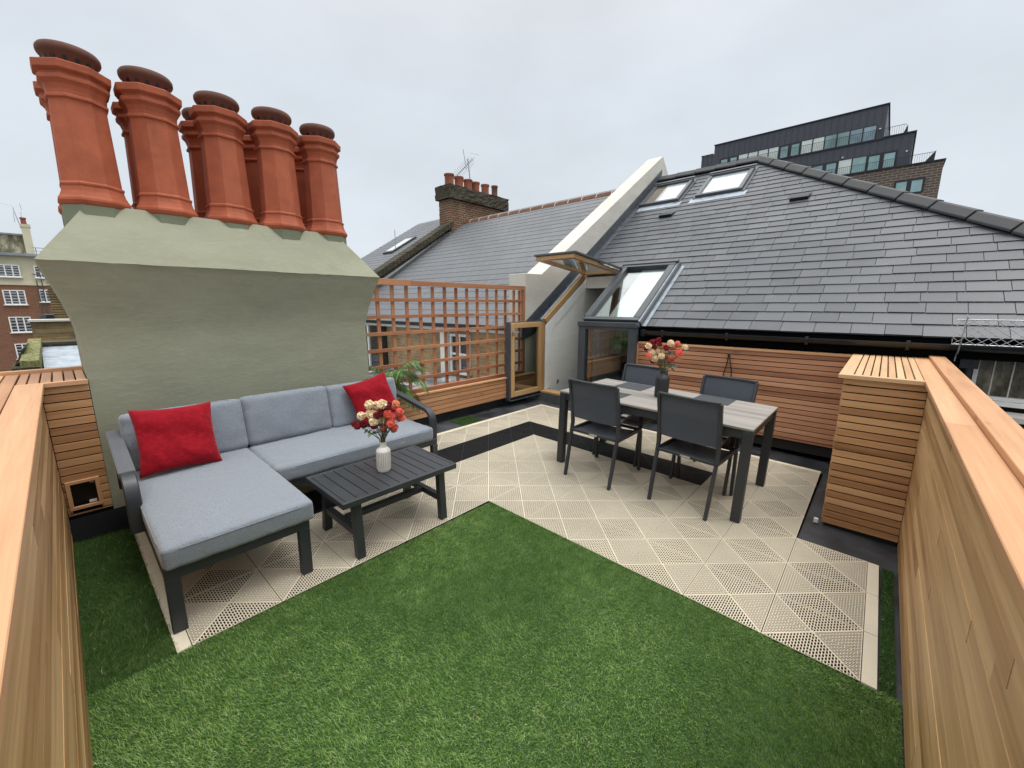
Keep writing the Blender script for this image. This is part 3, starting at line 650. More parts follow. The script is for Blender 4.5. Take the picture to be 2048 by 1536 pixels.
s = MB(); s.box(2.2, 3.1, 4.262, 4.312, .5655, .590, 'x', .95); s.box(3.101, 5.3, 4.262, 4.312, .5655, .590, 'x', .8); s.box(2.2, 5.3, 4.40, 4.43, .45, .535, 'x', .3); s.build('top_rail', M['bench'], t_, bevel=.002)
s = MB(); s.box(2.2, 5.3, 4.303, 4.31, .27, .56).box(2.2, 5.3, 4.311, 4.399, .27, .40); s.build('liner', M['black'], t_)

# ------------------------------------------------------------------ own house: slate roof, roof windows, balcony window
def zr1(x): return 1.42 + .69 * (x - 5.55)
AL = math.atan(.69); CA, SA = math.cos(AL), math.sin(AL)
def roofM(x0, z0, al):      # local: X along world y, Y up the slope, Z normal
    return Matrix(((0, math.cos(al), -math.sin(al), x0), (1, 0, 0, 0), (0, math.sin(al), math.cos(al), z0), (0, 0, 0, 1)))
RM = roofM(5.52, zr1(5.52), AL)
def slate_roof(s, Mx, v0, v1, u0, u1, gauge, w, th=.006, hole=None, jit=1.0, t0=0., t1=1.):
    k = 0; v = v0
    while v < v1:
        u = u0 - w * (.5 if k % 2 else 0) - random.uniform(0, .04) * jit
        while u < u1:
            ww = w + random.uniform(-.035, .035) * jit
            a_, b_ = max(u + .0026, u0), min(u + ww - .0026, u1)
            if b_ - a_ > .02:
                segs = [(a_, b_)]
                if hole:
                    for (h0, h1, g0, g1) in hole:
                        if v + gauge * .5 > g0 and v + gauge * .5 < g1:
                            ns = []
                            for p_, q_ in segs:
                                if q_ <= h0 or p_ >= h1: ns.append((p_, q_)); continue
                                if p_ < h0: ns.append((p_, h0))
                                if q_ > h1: ns.append((h1, q_))
                            segs = ns
                tt = t0 + (t1 - t0) * random.random(); off = (random.uniform(0, 30), random.uniform(0, 30), 0)
                lift = random.uniform(0, .003) * jit; sk_ = random.uniform(-.004, .004) * jit; d_ = random.uniform(-.004, .004) * jit
                for p_, q_ in segs:
                    if q_ - p_ < .01: continue
                    vs = [Mx @ Vector(c_) for c_ in ((p_, v + d_, th + .006 + lift), (q_, v + d_ + sk_, th + .006 + lift + random.uniform(0, .002) * jit), (q_, v + gauge * 1.25, .003), (p_, v + gauge * 1.25, .003),
                          (p_, v + d_, -.002), (q_, v + d_ + sk_, -.002))]
                    gc = [(p_, v, 0), (q_, v, 0), (q_, v + gauge, 0), (p_, v + gauge, 0)]
                    gc = [(c_[0] + off[0], c_[1] + off[1], 0) for c_ in gc]
                    s.face(vs[:4], gc, tt); s.face([vs[4], vs[5], vs[1], vs[0]], [gc[0], gc[1], gc[1], gc[0]], tt)
                    s.face([vs[0], vs[3], vs[4]], [gc[0], gc[3], gc[0]], tt); s.face([vs[1], vs[5], vs[2]], [gc[1], gc[1], gc[2]], tt)
            u += ww
        v += gauge; k += 1
VE = (10.15 - 5.52) / CA                     # eave-to-ridge length
HB = Vector((10.15, 2.32, 0)); HT = Vector((5.5, 2.32 - 1.06 * 4.65, 0))
hd = (HB - HT).normalized(); hn = Vector((hd.y, -hd.x, 0))
t_ = thing('house', 'dark slate hipped roof house with roof windows and open balcony window', 'house', (7.8, 1.0, 0))
s = MB(); slate_roof(s, RM, 0, VE, -3.4, 4.44, .187, .285, th=.008, hole=[(2.52, 4.215, -.5, 1.50)])
s.build('roof_slates', M['slate'], t_, clip=[(HT, hn)])
# roof body under the slates
s = MB()
def rp(y, v, dz=0): q_ = RM @ Vector((y, v, dz)); return tuple(q_)
hpt = lambda v: HT.y + (HB.y - HT.y) * (RM @ Vector((0, v, 0))).x.__sub__(HT.x) / (HB.x - HT.x)
s.face([rp(hpt(0), 0), rp(2.52, 0), rp(2.52, 1.5), rp(hpt(1.5), 1.5)]); s.face([rp(4.215, 0), rp(4.45, 0), rp(4.45, 1.5), rp(4.215, 1.5)])
s.face([rp(hpt(1.5), 1.5), rp(4.45, 1.5), rp(4.45, VE), rp(hpt(VE), VE)])
e0 = Vector(rp(hpt(0), 0)); r0 = Vector(rp(2.32, VE)); r1 = Vector(rp(4.45, VE))
bb = Vector((14.8, e0.y, e0.z)); b1 = Vector((14.8, 4.45, e0.z))
s.face([e0, r0, bb]); s.face([r0, r1, b1, bb])
s.build('roof_boarding', M['darkvoid'], t_)
# ridge and hip tiles
s = MB()
def vtile(a, b_, wdt, hgt, th, up=Vector((0, 0, 1)), t=.5, lip=.0):
    a = Vector(a); b_ = Vector(b_); d_ = (b_ - a).normalized(); sd_ = d_.cross(up).normalized(); nn = sd_.cross(d_).normalized()
    def sec(p, k): return [p + sd_ * (-wdt * k) + nn * (-hgt), p + sd_ * (-wdt * .42 * k) + nn * .012, p + sd_ * (wdt * .42 * k) + nn * .012, p + sd_ * (wdt * k) - nn * hgt, p + sd_ * (wdt * k) - nn * (hgt + th), p + sd_ * (-wdt * k) - nn * (hgt + th)]
    A, B = sec(a, 1.0), sec(b_, .93); n_ = len(A)
    s.raw(A + B, [tuple(range(n_ - 1, -1, -1)), tuple(range(n_, 2 * n_))] + [(j, (j + 1) % n_, n_ + (j + 1) % n_, n_ + j) for j in range(n_)], t)
a0 = Vector((HT.x, HT.y, zr1(HT.x) + .085)); a1 = Vector((HB.x, HB.y, zr1(HB.x) + .085)); L_ = (a1 - a0).length; n_ = 15
for k in range(n_):
    p_ = a0.lerp(a1, k / n_); q_ = a0.lerp(a1, (k + .985) / n_); vtile(p_ + Vector((0, 0, .012)), q_, .120, .068, .026)
for k in range(5):
    y0_ = 2.32 + k * .425; vtile((HB.x, y0_ + .42, zr1(HB.x) + .085), (HB.x, y0_, zr1(HB.x) + .075), .135, .075, .03)
s.build('ridge_tiles', M['ridgeg'], t_, bevel=.004)
# lower house wall (behind the screen, eaves shade put into its near-black colour) and the wall right of the parapet
s = MB(); s.box(5.78, 5.98, -3.2, 2.50, -11, 1.50); s.build('wall', M['darkvoid'], t_)
s = MB(); s.box(5.72, 5.7795, -3.2, -.3, .76, 1.0, t=.5).box(5.74, 5.7795, -.60, -.46, .2, 1.25); s.build('wall_render', M['plaster'], t_) if False else None
s = MB(); s.box(5.56, 5.78, -3.4, 2.50, 1.30, 1.335).box(5.55, 5.575, -3.4, 2.50, 1.21, 1.40); s.build('fascia', M['under'], t_)  # shade between gutter and screen is put into the fascia colour
s = MB()
n_ = 10; pr_ = [(5.50 + .058 * math.cos(math.pi + math.pi * k / n_), 1.345 + .062 * math.sin(math.pi + math.pi * k / n_)) for k in range(n_ + 1)]
pr_ += [(5.50 + .052 * math.cos(2 * math.pi - math.pi * k / n_), 1.345 + .056 * math.sin(2 * math.pi - math.pi * k / n_)) for k in range(n_ + 1)]
s.prism(pr_, 'y', -3.4, 2.50)
for y_ in (-2.6, -1.8, -1.0, -.2, .6, 1.4, 2.2): s.prism([(5.438, 1.36), (5.436, 1.33), (5.47, 1.27), (5.50, 1.276), (5.56, 1.30), (5.56, 1.36)], 'y', y_, y_ + .03)
s.box(5.45, 5.56, 2.46, 2.52, 1.27, 1.36); s.build('gutter', M['black'], t_, bevel=.001)
s = MB(); s.tube([(5.66, -.62, 1.30), (5.66, -.62, -3)], .042, 12); s.box(5.60, 5.72, -.68, -.56, 1.12, 1.22); s.lathe([(.006, 0), (.012, .004)], 8, 5.6, -.63, z0=1.17); s.build('downpipe', M['black'], t_, smooth=True)
# dirty side window beyond the parapet
s = MB(); s.box(5.70, 5.779, -2.2, -.66, .835, .868).box(5.73, 5.779, -.70, -.66, .868, 1.20).box(5.66, 5.779, -2.2, -.64, .79, .834); wf = s.build('window_frame', M['white'], t_, bevel=.002)
m, t, b = mat('dirty_wired_glass', (.1, .09, .06), .3); v = geo(t); x = ramp(t, noise(t, mapping(t, v, (1, 2.2, 1)), 4.5, 5, .65), [(.35, (.02, .016, .008)), (.5, (.10, .085, .05)), (.7, (.30, .28, .21))]); lk(t, x, b.inputs['Base Color']); M['dirty'] = m
s = MB(); s.box(5.745, 5.775, -2.2, -.70, .868, 1.20); s.build('window_pane', M['dirty'], wf)
s = MB()
for k in range(8): s.box(5.738, 5.744, -.80 - k * .115, -.79 - k * .115, .868, 1.20, 'z', .5)
s.build('glazing_bars', M['plaster'], wf)
# small waste pipe at the wall top
s = MB(); s.tube([(5.56, 2.02, 1.19), (5.56, 2.02, 1.245), (5.565, 2.03, 1.255), (5.58, 2.16, 1.262)], .009, 8); s.build('overflow_pipe', M['white'], t_, smooth=True)

def rf(name, y0, y1, v0, v1, m_blind, parent, label=None, fw=.07, hgt=.075, pane_m=None):
    s = MB(); 
    s.box(y0, y1, v0, v0 + fw, .0, hgt, M=RM).box(y0, y1, v1 - fw, v1, 0, hgt + .012, M=RM).box(y0, y0 + fw, v0 + fw, v1 - fw, 0, hgt - .001, M=RM).box(y1 - fw, y1, v0 + fw, v1 - fw, 0, hgt - .001, M=RM)
    s.box(y0 - .05, y0 - .001, v0 - .03, v1 + .03, .0, .03, M=RM).box(y1 + .001, y1 + .05, v0 - .03, v1 + .03, .0, .03, M=RM).box(y0 - .02, y1 + .02, v1 - .02, v1 + .045, hgt + .013, hgt + .03, M=RM)
    f_ = s.build(name, M['alu2'], parent, bevel=.003)
    if label: f_['label'] = label
    s = MB(); s.box(y0 + fw, y1 - fw, v0 + fw, v1 - fw, .035, .042, M=RM); s.build('window_pane', pane_m or M['blind2'], f_)
    return f_
def vv(x): return (x - 5.52) / CA
sk1 = rf('skylight', 3.50, 4.36, vv(8.98), vv(9.80), None, t_, 'left skylight beside the white party wall with half drawn blind')
s = MB(); s.box(4.06, 4.285, vv(8.98) + .075, vv(9.80) - .075, .0425, .0445, M=RM); s.build('dark_glass_strip', pane('brown_room_glass', (.12, .10, .07)), sk1)
rf('skylight', 2.32, 3.16, vv(8.98), vv(9.80), None, t_, 'right skylight nearer the hip with pale blind')
s = MB(); s.box(3.42, 4.40, vv(8.98) - .20, vv(8.98) - .005, .012, .017, M=RM); s.build('lead_apron', M['leadpale'], t_); s = MB(); s.box(2.22, 3.24, vv(8.98) - .20, vv(8.98) - .005, .012, .017, M=RM); s.build('lead_apron', M['leadpale'], t_)
for y_, x_, lb in ((3.52, 8.42, 'small slate vent below the left skylight'), (1.30, 8.35, 'larger slate vent right of the skylights')):
    v_ = vv(x_); s = MB(); s.raw([RM @ Vector(q_) for q_ in ((y_ - .13, v_, .012), (y_ + .13, v_, .012), (y_ + .15, v_ + .2, .014), (y_ - .15, v_ + .2, .014), (y_ - .12, v_, .065), (y_ + .12, v_, .065), (y_ + .13, v_ + .19, .03), (y_ - .13, v_ + .19, .03))],
        [(3, 2, 1, 0), (4, 5, 6, 7), (0, 1, 5, 4), (1, 2, 6, 5), (2, 3, 7, 6), (3, 0, 4, 7)]); o_ = s.build('roof_vent', M['black'], t_, bevel=.004); o_['label'] = lb
# --- balcony roof window: fixed right half
YL, YM, YR = 4.215, 3.475, 2.575           # left jamb, mullion, right jamb
VT = 1.53
s = MB()                                     # sloped sash frame + vertical frame
s.box(YR, YM, .0, .07, .02, .11, M=RM).box(YR, YM, VT - .06, VT, .02, .12, M=RM)
for a_, b_ in ((YR, YR + .10), (YM - .085, YM + .02)): s.box(a_, b_, .0701, VT - .0601, .02, .115, M=RM)
s.box(YR - .045, YR - .001, -.02, VT + .05, .0, .09, M=RM).box(YR - .02, YM + .03, VT + .001, VT + .07, .01, .135, M=RM)
s.build('sloping_sash_frame', M['alu2'], t_, bevel=.004)
s = MB(); s.box(YR + .10, YM - .085, .07, VT - .06, .05, .058, M=RM); s.build('sloping_pane', M['glass'], t_)
s = MB(); s.box(YR + .10, 3.13, .07, VT - .06, .030, .036, M=RM); s.build('roller_blind', M['blind'], t_)
s = MB(); s.box(YR - .022, YR - .0015, .0, VT, .091, .094, M=RM).box(YR - .10, YR - .046, -.01, VT + .04, .012, .020, M=RM); s.build('side_flashing', M['leadpale'], t_)
s = MB(); zb, zt = .255, 1.385
s.box(5.36, 5.46, YM - .11, YM + .012, zb, zt, 'z').box(5.36, 5.46, YR - .02, YR + .085, zb, zt, 'z').box(5.36, 5.46, YR + .0855, YM - .1105, zt - .045, zt, 'y').box(5.36, 5.46, YR + .0855, YM - .1105, zb, zb + .07, 'y').box(5.34, 5.47, YR - .03, YM + .02, zt + .0005, 1.452, 'y')
s.build('fixed_window_frame', M['alu2'], t_, bevel=.003)
s = MB(); s.box(5.405, 5.412, YR + .085, YM - .11, zb + .07, zt - .045); s.build('fixed_window_pane', M['glass'], t_)
s = MB(); s.box(5.47, 5.53, YM - .16, YM - .10, zb, zt, 'z'); s.build('inner_pine_stile', M['pine'], t_); s = MB(); s.box(5.47, 5.53, YR + .06, YR + .10, zb, zt, 'z'); s.build('inner_pine_stile', M['pine'], t_)
# left half: frame and lining of the opening
s = MB(); s.box(5.36, 5.55, YM + .013, YL, .235, .268, 'y', .7); s.build('threshold', M['pine'], t_, bevel=.003)
s = MB(); s.box(YL - .002, YL + .05, .0, VT, .0, .085, M=RM, g='y'); s.box(5.38, 5.46, YL - .002, YL + .04, .24, 1.40, 'z'); s.build('pine_jamb', M['pine'], t_, bevel=.003)
s = MB(); s.box(YL + .051, YL + .085, -.03, VT, .0, .10, M=RM); s.build('silver_flashing', M['leadpale'], t_, bevel=.003)
s = MB()                                    # white lining board, then the cream reveal wall
xk, zk = 5.47, zr1(5.47) + .01
w_ = .16
P1 = [(xk, .27), (xk, zk - .02), (6.72, zr1(6.72) - .03), (6.72, zr1(6.72) - .03 - w_ * 1.25), (xk + w_, zk - .10), (xk + w_, .27)]
s.prism(P1, 'y', YL - .012, YL + .001); s.build('white_lining', M['white'], t_)
s = MB(); P2 = [(xk + w_, .0), (xk + w_, zk - .10), (6.72, zr1(6.72) - .03 - w_ * 1.25), (8.2, zr1(6.72) - .03 - w_ * 1.25), (8.2, 0)]
s.prism(P2, 'y', YL + .002, YL + .03)
s.box(6.68, 6.72, 2.3, YL, 2.0, zr1(6.72) - .03).box(6.72, 8.2, 2.0, YL, 2.00, 2.03); s.build('room_walls', M['cream'], t_)
s = MB(); s.box(8.2, 8.25, .5, YL + .03, -1.3, 2.1).prism([(5.6, -1.3), (5.6, 1.34), (6.5, 1.98), (8.2, 1.98), (8.2, -1.3)], 'y', .5, .55).box(5.56, 8.2, .5, YL + .03, -1.35, -1.3).box(5.6, 6.4, .5, 2.5, 1.3, 1.34).box(5.56, 5.60, 2.5, YL, -1.3, .23); s.build('room_shell', M['darkvoid'], t_)
s = MB(); s.lathe([(.03, 0), (.034, .003), (.03, .006)], 20); o_ = s.build('wall_socket', M['steel'], t_, local=True, smooth=True); o_.location = Vector((5.86, YL, .36)) - Vector((7.8, 1.0, 0)); o_.rotation_euler = (R(90), 0, 0)
# opened lower leaf, swung out square to the wall
t2 = MB(); y0_, y1_ = 4.205, 4.262
t2.box(5.30, 5.375, y0_, y1_, .262, 1.425, 'z').box(4.62, 4.70, y0_, y1_, .262, 1.425, 'z').box(4.7001, 5.2999, y0_, y1_, 1.345, 1.425, 'x').box(4.7001, 5.2999, y0_, y1_, .262, .345, 'x')
lf = t2.build('open_leaf', M['pine'], t_, bevel=.008, bseg=2)
s = MB(); s.box(4.70, 5.30, 4.23, 4.237, .345, 1.345); s.build('leaf_pane', M['glass'], lf)
s = MB(); s.box(4.58, 4.617, 4.215, 4.30, .215, 1.44).box(4.6175, 5.37, 4.264, 4.30, .215, .262).box(4.6175, 5.37, 4.264, 4.30, 1.39, 1.44).box(4.60, 5.37, 4.20, 4.30, .205, .2145); s.build('leaf_cladding', M['alu2'], lf, bevel=.003)
s = MB(); s.box(4.632, 4.652, 4.192, 4.2045, 1.235, 1.30).tube([(4.642, 4.20, 1.285), (4.642, 4.165, 1.285), (4.76, 4.165, 1.285)], .008, 8); s.build('leaf_handle', M['silver'], lf, smooth=True)
# opened top sash, tipped up about its upper edge
hz = Vector((6.60, 0, 2.305)); tp_ = Vector((5.20, 0, 2.452)); dd = (tp_ - hz).normalized(); up_ = Vector((-dd.z, 0, dd.x)); up_ = up_ if up_.z > 0 else -up_
SM = Matrix(((0, dd.x, up_.x, hz.x), (1, 0, 0, 0), (0, dd.z, up_.z, hz.z), (0, 0, 0, 1))); LS = (tp_ - hz).length
s = MB(); s.box(3.49, 3.575, 0, LS, -.075, -.012, 'y', M=SM).box(4.125, 4.21, 0, LS, -.075, -.012, 'y', M=SM).box(3.5755, 4.1245, 0, .09, -.075, -.012, 'x', M=SM).box(3.5755, 4.1245, LS - .09, LS, -.075, -.012, 'x', M=SM)
ts = s.build('open_top_sash', M['pine'], t_, bevel=.006, bseg=2)
s = MB(); s.box(3.575, 4.125, .09, LS - .09, -.05, -.042, M=SM); s.build('sash_pane', M['glass'], ts)
s = MB(); s.box(3.46, 3.54, -.10, LS + .02, -.011, .02, M=SM).box(4.16, 4.24, -.05, LS + .02, -.011, .02, M=SM).box(3.5401, 4.1599, LS - .09, LS + .02, -.011, .02, M=SM).box(3.5401, 4.1599, -.05, .08, -.011, .02, M=SM).box(3.46, 3.485, .55, LS * .5 + .0, -.03, -.0111, M=SM)
s.build('sash_cladding', M['alu2'], ts, bevel=.004)
s = MB(); s.tube([SM @ Vector((3.478, .06, -.03)), SM @ Vector((3.478, .62, -.022))], .018, 10); s.build('sash_damper', M['silver'], ts, smooth=True); s = MB(); s.tube([SM @ Vector((3.9, LS - .03, -.08)), SM @ Vector((4.02, LS - .03, -.08))], .007, 8); s.build('sash_handle', M['silver'], ts, smooth=True)

# ------------------------------------------------------------------ party wall
t_ = thing('party_wall', 'pale rendered party wall climbing between the two slate roofs', 'wall', (7.5, 4.65, 0))
s = MB(); pr_ = [(5.24, -.4), (5.24, 2.205), (5.66, 2.215), (10.28, 5.19), (11.0, 4.55), (11.0, -.4)]
s.prism(pr_, 'y', 4.452, 4.83); s.build('rendered_wall', M['plaster'], t_, bevel=.006)
s = MB(); a_, b_ = (5.16, 1.50), (10.20, 4.86)
s.prism([(5.12, 1.12), (5.16, 1.38), (10.25, 4.86 + .02), (10.25, 4.60), (5.45, 1.20)], 'y', 4.436, 4.451)
s.box(4.33, 4.436, -.12, VE, .012, .022, M=RM) ; s.build('lead_flashing', M['lead'], t_, bevel=.003)

# ------------------------------------------------------------------ neighbour house
t_ = thing('neighbour_house', 'neighbouring house with regular grey slate roof and terracotta ridge behind the trellis', 'house', (7.8, 8.2, 0))
AN = math.atan(.667); NM = roofM(5.40, 1.31, AN); VN = (10.36 - 5.40) / math.cos(AN)
s = MB(); slate_roof(s, NM, 0, VN, 4.84, 11.62, .245, .30, th=.004, jit=.12, t0=.25, t1=.75); s.build('roof_slates', M['slate2'], t_)
s = MB(); s.face([NM @ Vector(q_) for q_ in ((4.84, 0, -.005), (11.62, 0, -.005), (11.62, VN, -.005), (4.84, VN, -.005))]); s.face([NM @ Vector((4.84, VN, -.005)), NM @ Vector((11.62, VN, -.005)), Vector((15.2, 11.62, 1.3)), Vector((15.2, 4.84, 1.3))]); s.build('roof_boarding', M['darkvoid'], t_)
s = MB(); k = 0; y_ = 4.84
while y_ < 11.5:
    s.prism([(10.20, 4.53), (10.25, 4.62), (10.36, 4.665), (10.47, 4.62), (10.52, 4.53)], 'y', y_, y_ + .44, random.random()); s.prism([(10.192, 4.53), (10.245, 4.628), (10.36, 4.675), (10.475, 4.628), (10.53, 4.53)], 'y', y_ + .44, y_ + .46, .5, 1); y_ += .46
s.build('ridge_tiles', [M['ridge'], M['plaster']], t_)
s = MB(); s.box(5.60, 5.80, 4.84, 9.4, -3, 1.25, t=.5); s.build('brick_wall', M['stock_y'], t_)
s = MB(); s.box(5.40, 5.599, 4.84, 11.62, 1.185, 1.262); s.build('white_soffit', M['white'], t_)
s = MB(); s.prism([(5.28, 1.325), (5.30, 1.265), (5.345, 1.245), (5.39, 1.265), (5.40, 1.325)], 'y', 4.84, 11.62); s.build('gutter', M['black'], t_)
s = MB(); s.box(5.55, 5.5995, 6.22, 6.27, .26, 1.10).box(5.55, 5.5995, 6.78, 6.83, .26, 1.10).box(5.55, 5.5995, 6.2701, 6.7799, 1.05, 1.10).box(5.52, 5.5995, 6.2701, 6.7799, .26, .31).box(5.56, 5.5995, 6.2701, 6.7799, .66, .70).box(5.56, 5.5995, 6.51, 6.54, .3101, .6599).box(5.56, 5.5995, 6.51, 6.54, .7001, 1.0499)
wf = s.build('window', M['white'], t_); s = MB(); s.box(5.585, 5.5992, 6.27, 6.78, .31, 1.05); s.build('window_pane', M['panedark'], wf)
s = MB(); s.box(5.50, 5.5993, 6.88, 7.10, .2, 1.18); s.build('window_reveal', M['cream'], t_)
s = MB(); s.box(5.4, 5.62, 9.41, 11.6, .1, 1.18); s.build('dark_door_recess', M['panedark'], t_); s = MB(); s.box(5.36, 5.40, 10.4, 10.46, .1, 1.18).box(5.36, 5.40, 9.9, 9.96, .1, 1.18); s.build('white_posts', M['white'], t_)
# flat roof between
m, t, b = mat('wet_flat_roof', (.3, .3, .3), .35); v = geo(t); n = noise(t, v, 2.1, 4, .5)
lk(t, ramp(t, n, [(.40, (.07, .08, .09)), (.5, (.18, .20, .21)), (.58, (.55, .57, .58))]), b.inputs['Base Color']); lk(t, rng_(t, n, .4, .6, .55, .15), b.inputs['Roughness']); M['wet'] = m
s = MB(); s.face([(2.2, 4.60, .12), (5.60, 4.60, .24), (5.60, 13, .05), (2.2, 13, -.05)]); s.build('flat_roof', M['wet']); tag(bpy.data.objects['flat_roof'], kind='structure')
# neighbour's brick chimney with six pots
t_ = thing('brick_chimney', 'old red and yellow brick chimney on the neighbouring ridge with six small pots', 'chimney', (11.0, 11.95, 3))
def wob(s, x0, x1, y0, y1, z0, z1, n=10, a=.012):
    vs = []; fs = []
    lv = max(2, int((z1 - z0) / .075)); ring_ = []
    for q_ in range(lv + 1):
        z_ = z0 + (z1 - z0) * q_ / lv; c_ = [(x0, y0), (x1, y0), (x1, y1), (x0, y1)]
        for k in range(4):
            p0, p1 = c_[k], c_[(k + 1) % 4]
            for j in range(n): f_ = j / n; vs.append((p0[0] + (p1[0] - p0[0]) * f_ + random.uniform(-a, a), p0[1] + (p1[1] - p0[1]) * f_ + random.uniform(-a, a), z_ + random.uniform(-a, a) * .5))
    m_ = 4 * n
    fs = [(k * m_ + j, k * m_ + (j + 1) % m_, (k + 1) * m_ + (j + 1) % m_, (k + 1) * m_ + j) for k in range(lv) for j in range(m_)] + [tuple(lv * m_ + j for j in range(m_))]
    s.raw(vs, fs); return s
s = wob(MB(), 9.66, 12.44, 11.64, 12.26, 2.8, 5.30, a=.006); s.build('brick_stack', M['stackb'], t_)
s = wob(MB(), 9.57, 12.53, 11.55, 12.35, 5.30, 5.75, 24, .018); s.build('corbelled_top', M['sooty'], t_)
s = MB(); s.raw([(9.62, 11.6, 5.75), (12.48, 11.6, 5.75), (12.48, 12.3, 5.75), (9.62, 12.3, 5.75), (9.8, 11.8, 5.82), (12.3, 11.8, 5.82), (12.3, 12.1, 5.82), (9.8, 12.1, 5.82)], [(0, 1, 5, 4), (1, 2, 6, 5), (2, 3, 7, 6), (3, 0, 4, 7), (4, 5, 6, 7)]); s.build('mortar_flaunching', M['plaster'], t_)
pp = None
for k, (x_, r_, h_) in enumerate(((9.88, .17, .36), (10.32, .165, .36), (10.75, .165, .35), (11.12, .16, .34), (11.62, .155, .36), (12.13, .125, .42))):
    s = MB(); s.lathe([(r_ * .95, 5.78), (r_ * .9, 5.8 + h_ * .3), (r_ * .93, 5.8 + h_ - .07), (r_ * 1.06, 5.8 + h_ - .05), (r_ * 1.06, 5.8 + h_), (r_ * .8, 5.8 + h_), (r_ * .75, 5.8 + h_ - .1)], 20, x_, 11.93); s.build('chimney_pot', M['oldpot'] if k < 5 else M['cowl'], t_, smooth=True)
# aerial
t_ = thing('tv_aerial', 'yagi television aerial on a pole behind the neighbouring brick chimney', 'aerial', (11.2, 12.3, 5.7))
s = MB(); s.tube([(11.30, 12.3, 5.6), (11.10, 12.3, 7.02)], .022, 6).tube([(11.02, 12.3, 6.65), (10.88, 12.3, 7.30)], .012, 5); s.build('mast', M['steel'], t_)
s = MB(); a_, b_ = Vector((11.30, 12.15, 7.10)), Vector((10.52, 12.45, 6.25)); s.tube([a_, b_], .012, 5); d_ = (b_ - a_).normalized()
for k in range(13):
    p_ = a_.lerp(b_, .12 + k * .07); w_ = Vector((.8, .35, -.18)).normalized() * (.28 if k else .2); s.tube([p_ - w_, p_ + w_], .006, 4); s.box(p_.x - .02, p_.x + .02, p_.y - .02, p_.y + .02, p_.z - .02, p_.z + .02)
s.tube([a_ + Vector((-.2, 0, .1)), a_ + Vector((.2, -.1, .1))], .007, 4); s.build('antenna_boom', M['steel'], t_)
# verge wall and the house beyond
t_ = thing('gable_parapet', 'blackened mossy gable parapet sloping down beside the neighbouring slate roof', 'wall', (8.2, 11.9, 0))
s = MB(); s.prism([(5.4, -1), (5.4, 1.55), (9.62, 4.20), (9.62, -1)], 'y', 11.62, 11.98); s.build('rendered_side', M['plaster'], t_)
s = MB()
for k in range(34):
    f0, f1 = k / 34, (k + .93) / 34; xa, xb = 5.3 + 4.42 * f0, 5.3 + 4.42 * f1; za, zb2 = 1.60 + 2.78 * f0, 1.60 + 2.78 * f1
    s.raw([(xa, 11.54, za), (xb, 11.54, zb2), (xb, 12.06, zb2), (xa, 12.06, za), (xa, 11.54, za + .19 + random.uniform(0, .02)), (xb, 11.54, zb2 + .19), (xb, 12.06, zb2 + .19), (xa, 12.06, za + .19)], [(3, 2, 1, 0), (4, 5, 6, 7), (0, 1, 5, 4), (1, 2, 6, 5), (2, 3, 7, 6), (3, 0, 4, 7)])
s.build('brick_coping', M['sooty'], t_)
s = MB(); s.prism([(5.4, 1.33), (9.55, 4.09), (9.55, 4.17), (5.4, 1.41)], 'y', 11.56, 11.619); s.build('lead_flashing', M['lead'], t_)
t_ = thing('far_house', 'far terrace roof with a skylight and thin rod beyond the mossy gable parapet', 'house', (8, 14, 0))
FM = roofM(5.6, 1.95, math.atan(.60)); s = MB(); slate_roof(s, FM, 0, 5.9, 11.99, 15.0, .22, .3, th=.004, jit=.2); s.build('roof_slates', M['slate2'], t_)
s = MB(); s.face([FM @ Vector(q_) for q_ in ((11.99, 0, -.01), (15.0, 0, -.01), (15.0, 5.9, -.01), (11.99, 5.9, -.01))]).face([FM @ Vector(q_) for q_ in ((15, 0, -.01), (15, 5.6, -.01), (15, 5.6, -.5), (15, 0, -.5))]); s.build('roof_boarding', M['darkvoid'], t_)
s = MB(); s.box(12.9, 13.5, 2.9, 4.1, .01, .07, M=FM); f_ = s.build('skylight', M['alu2'], t_); s = MB(); s.box(12.98, 13.42, 3.0, 4.0, .0705, .075, M=FM); s.build('skylight_pane', M['blind'], f_)
s = MB(); s.tube([(8.27, 13, 3.3), (8.28, 13, 4.25)], .012, 5); s.build('rod', M['steel'], t_)

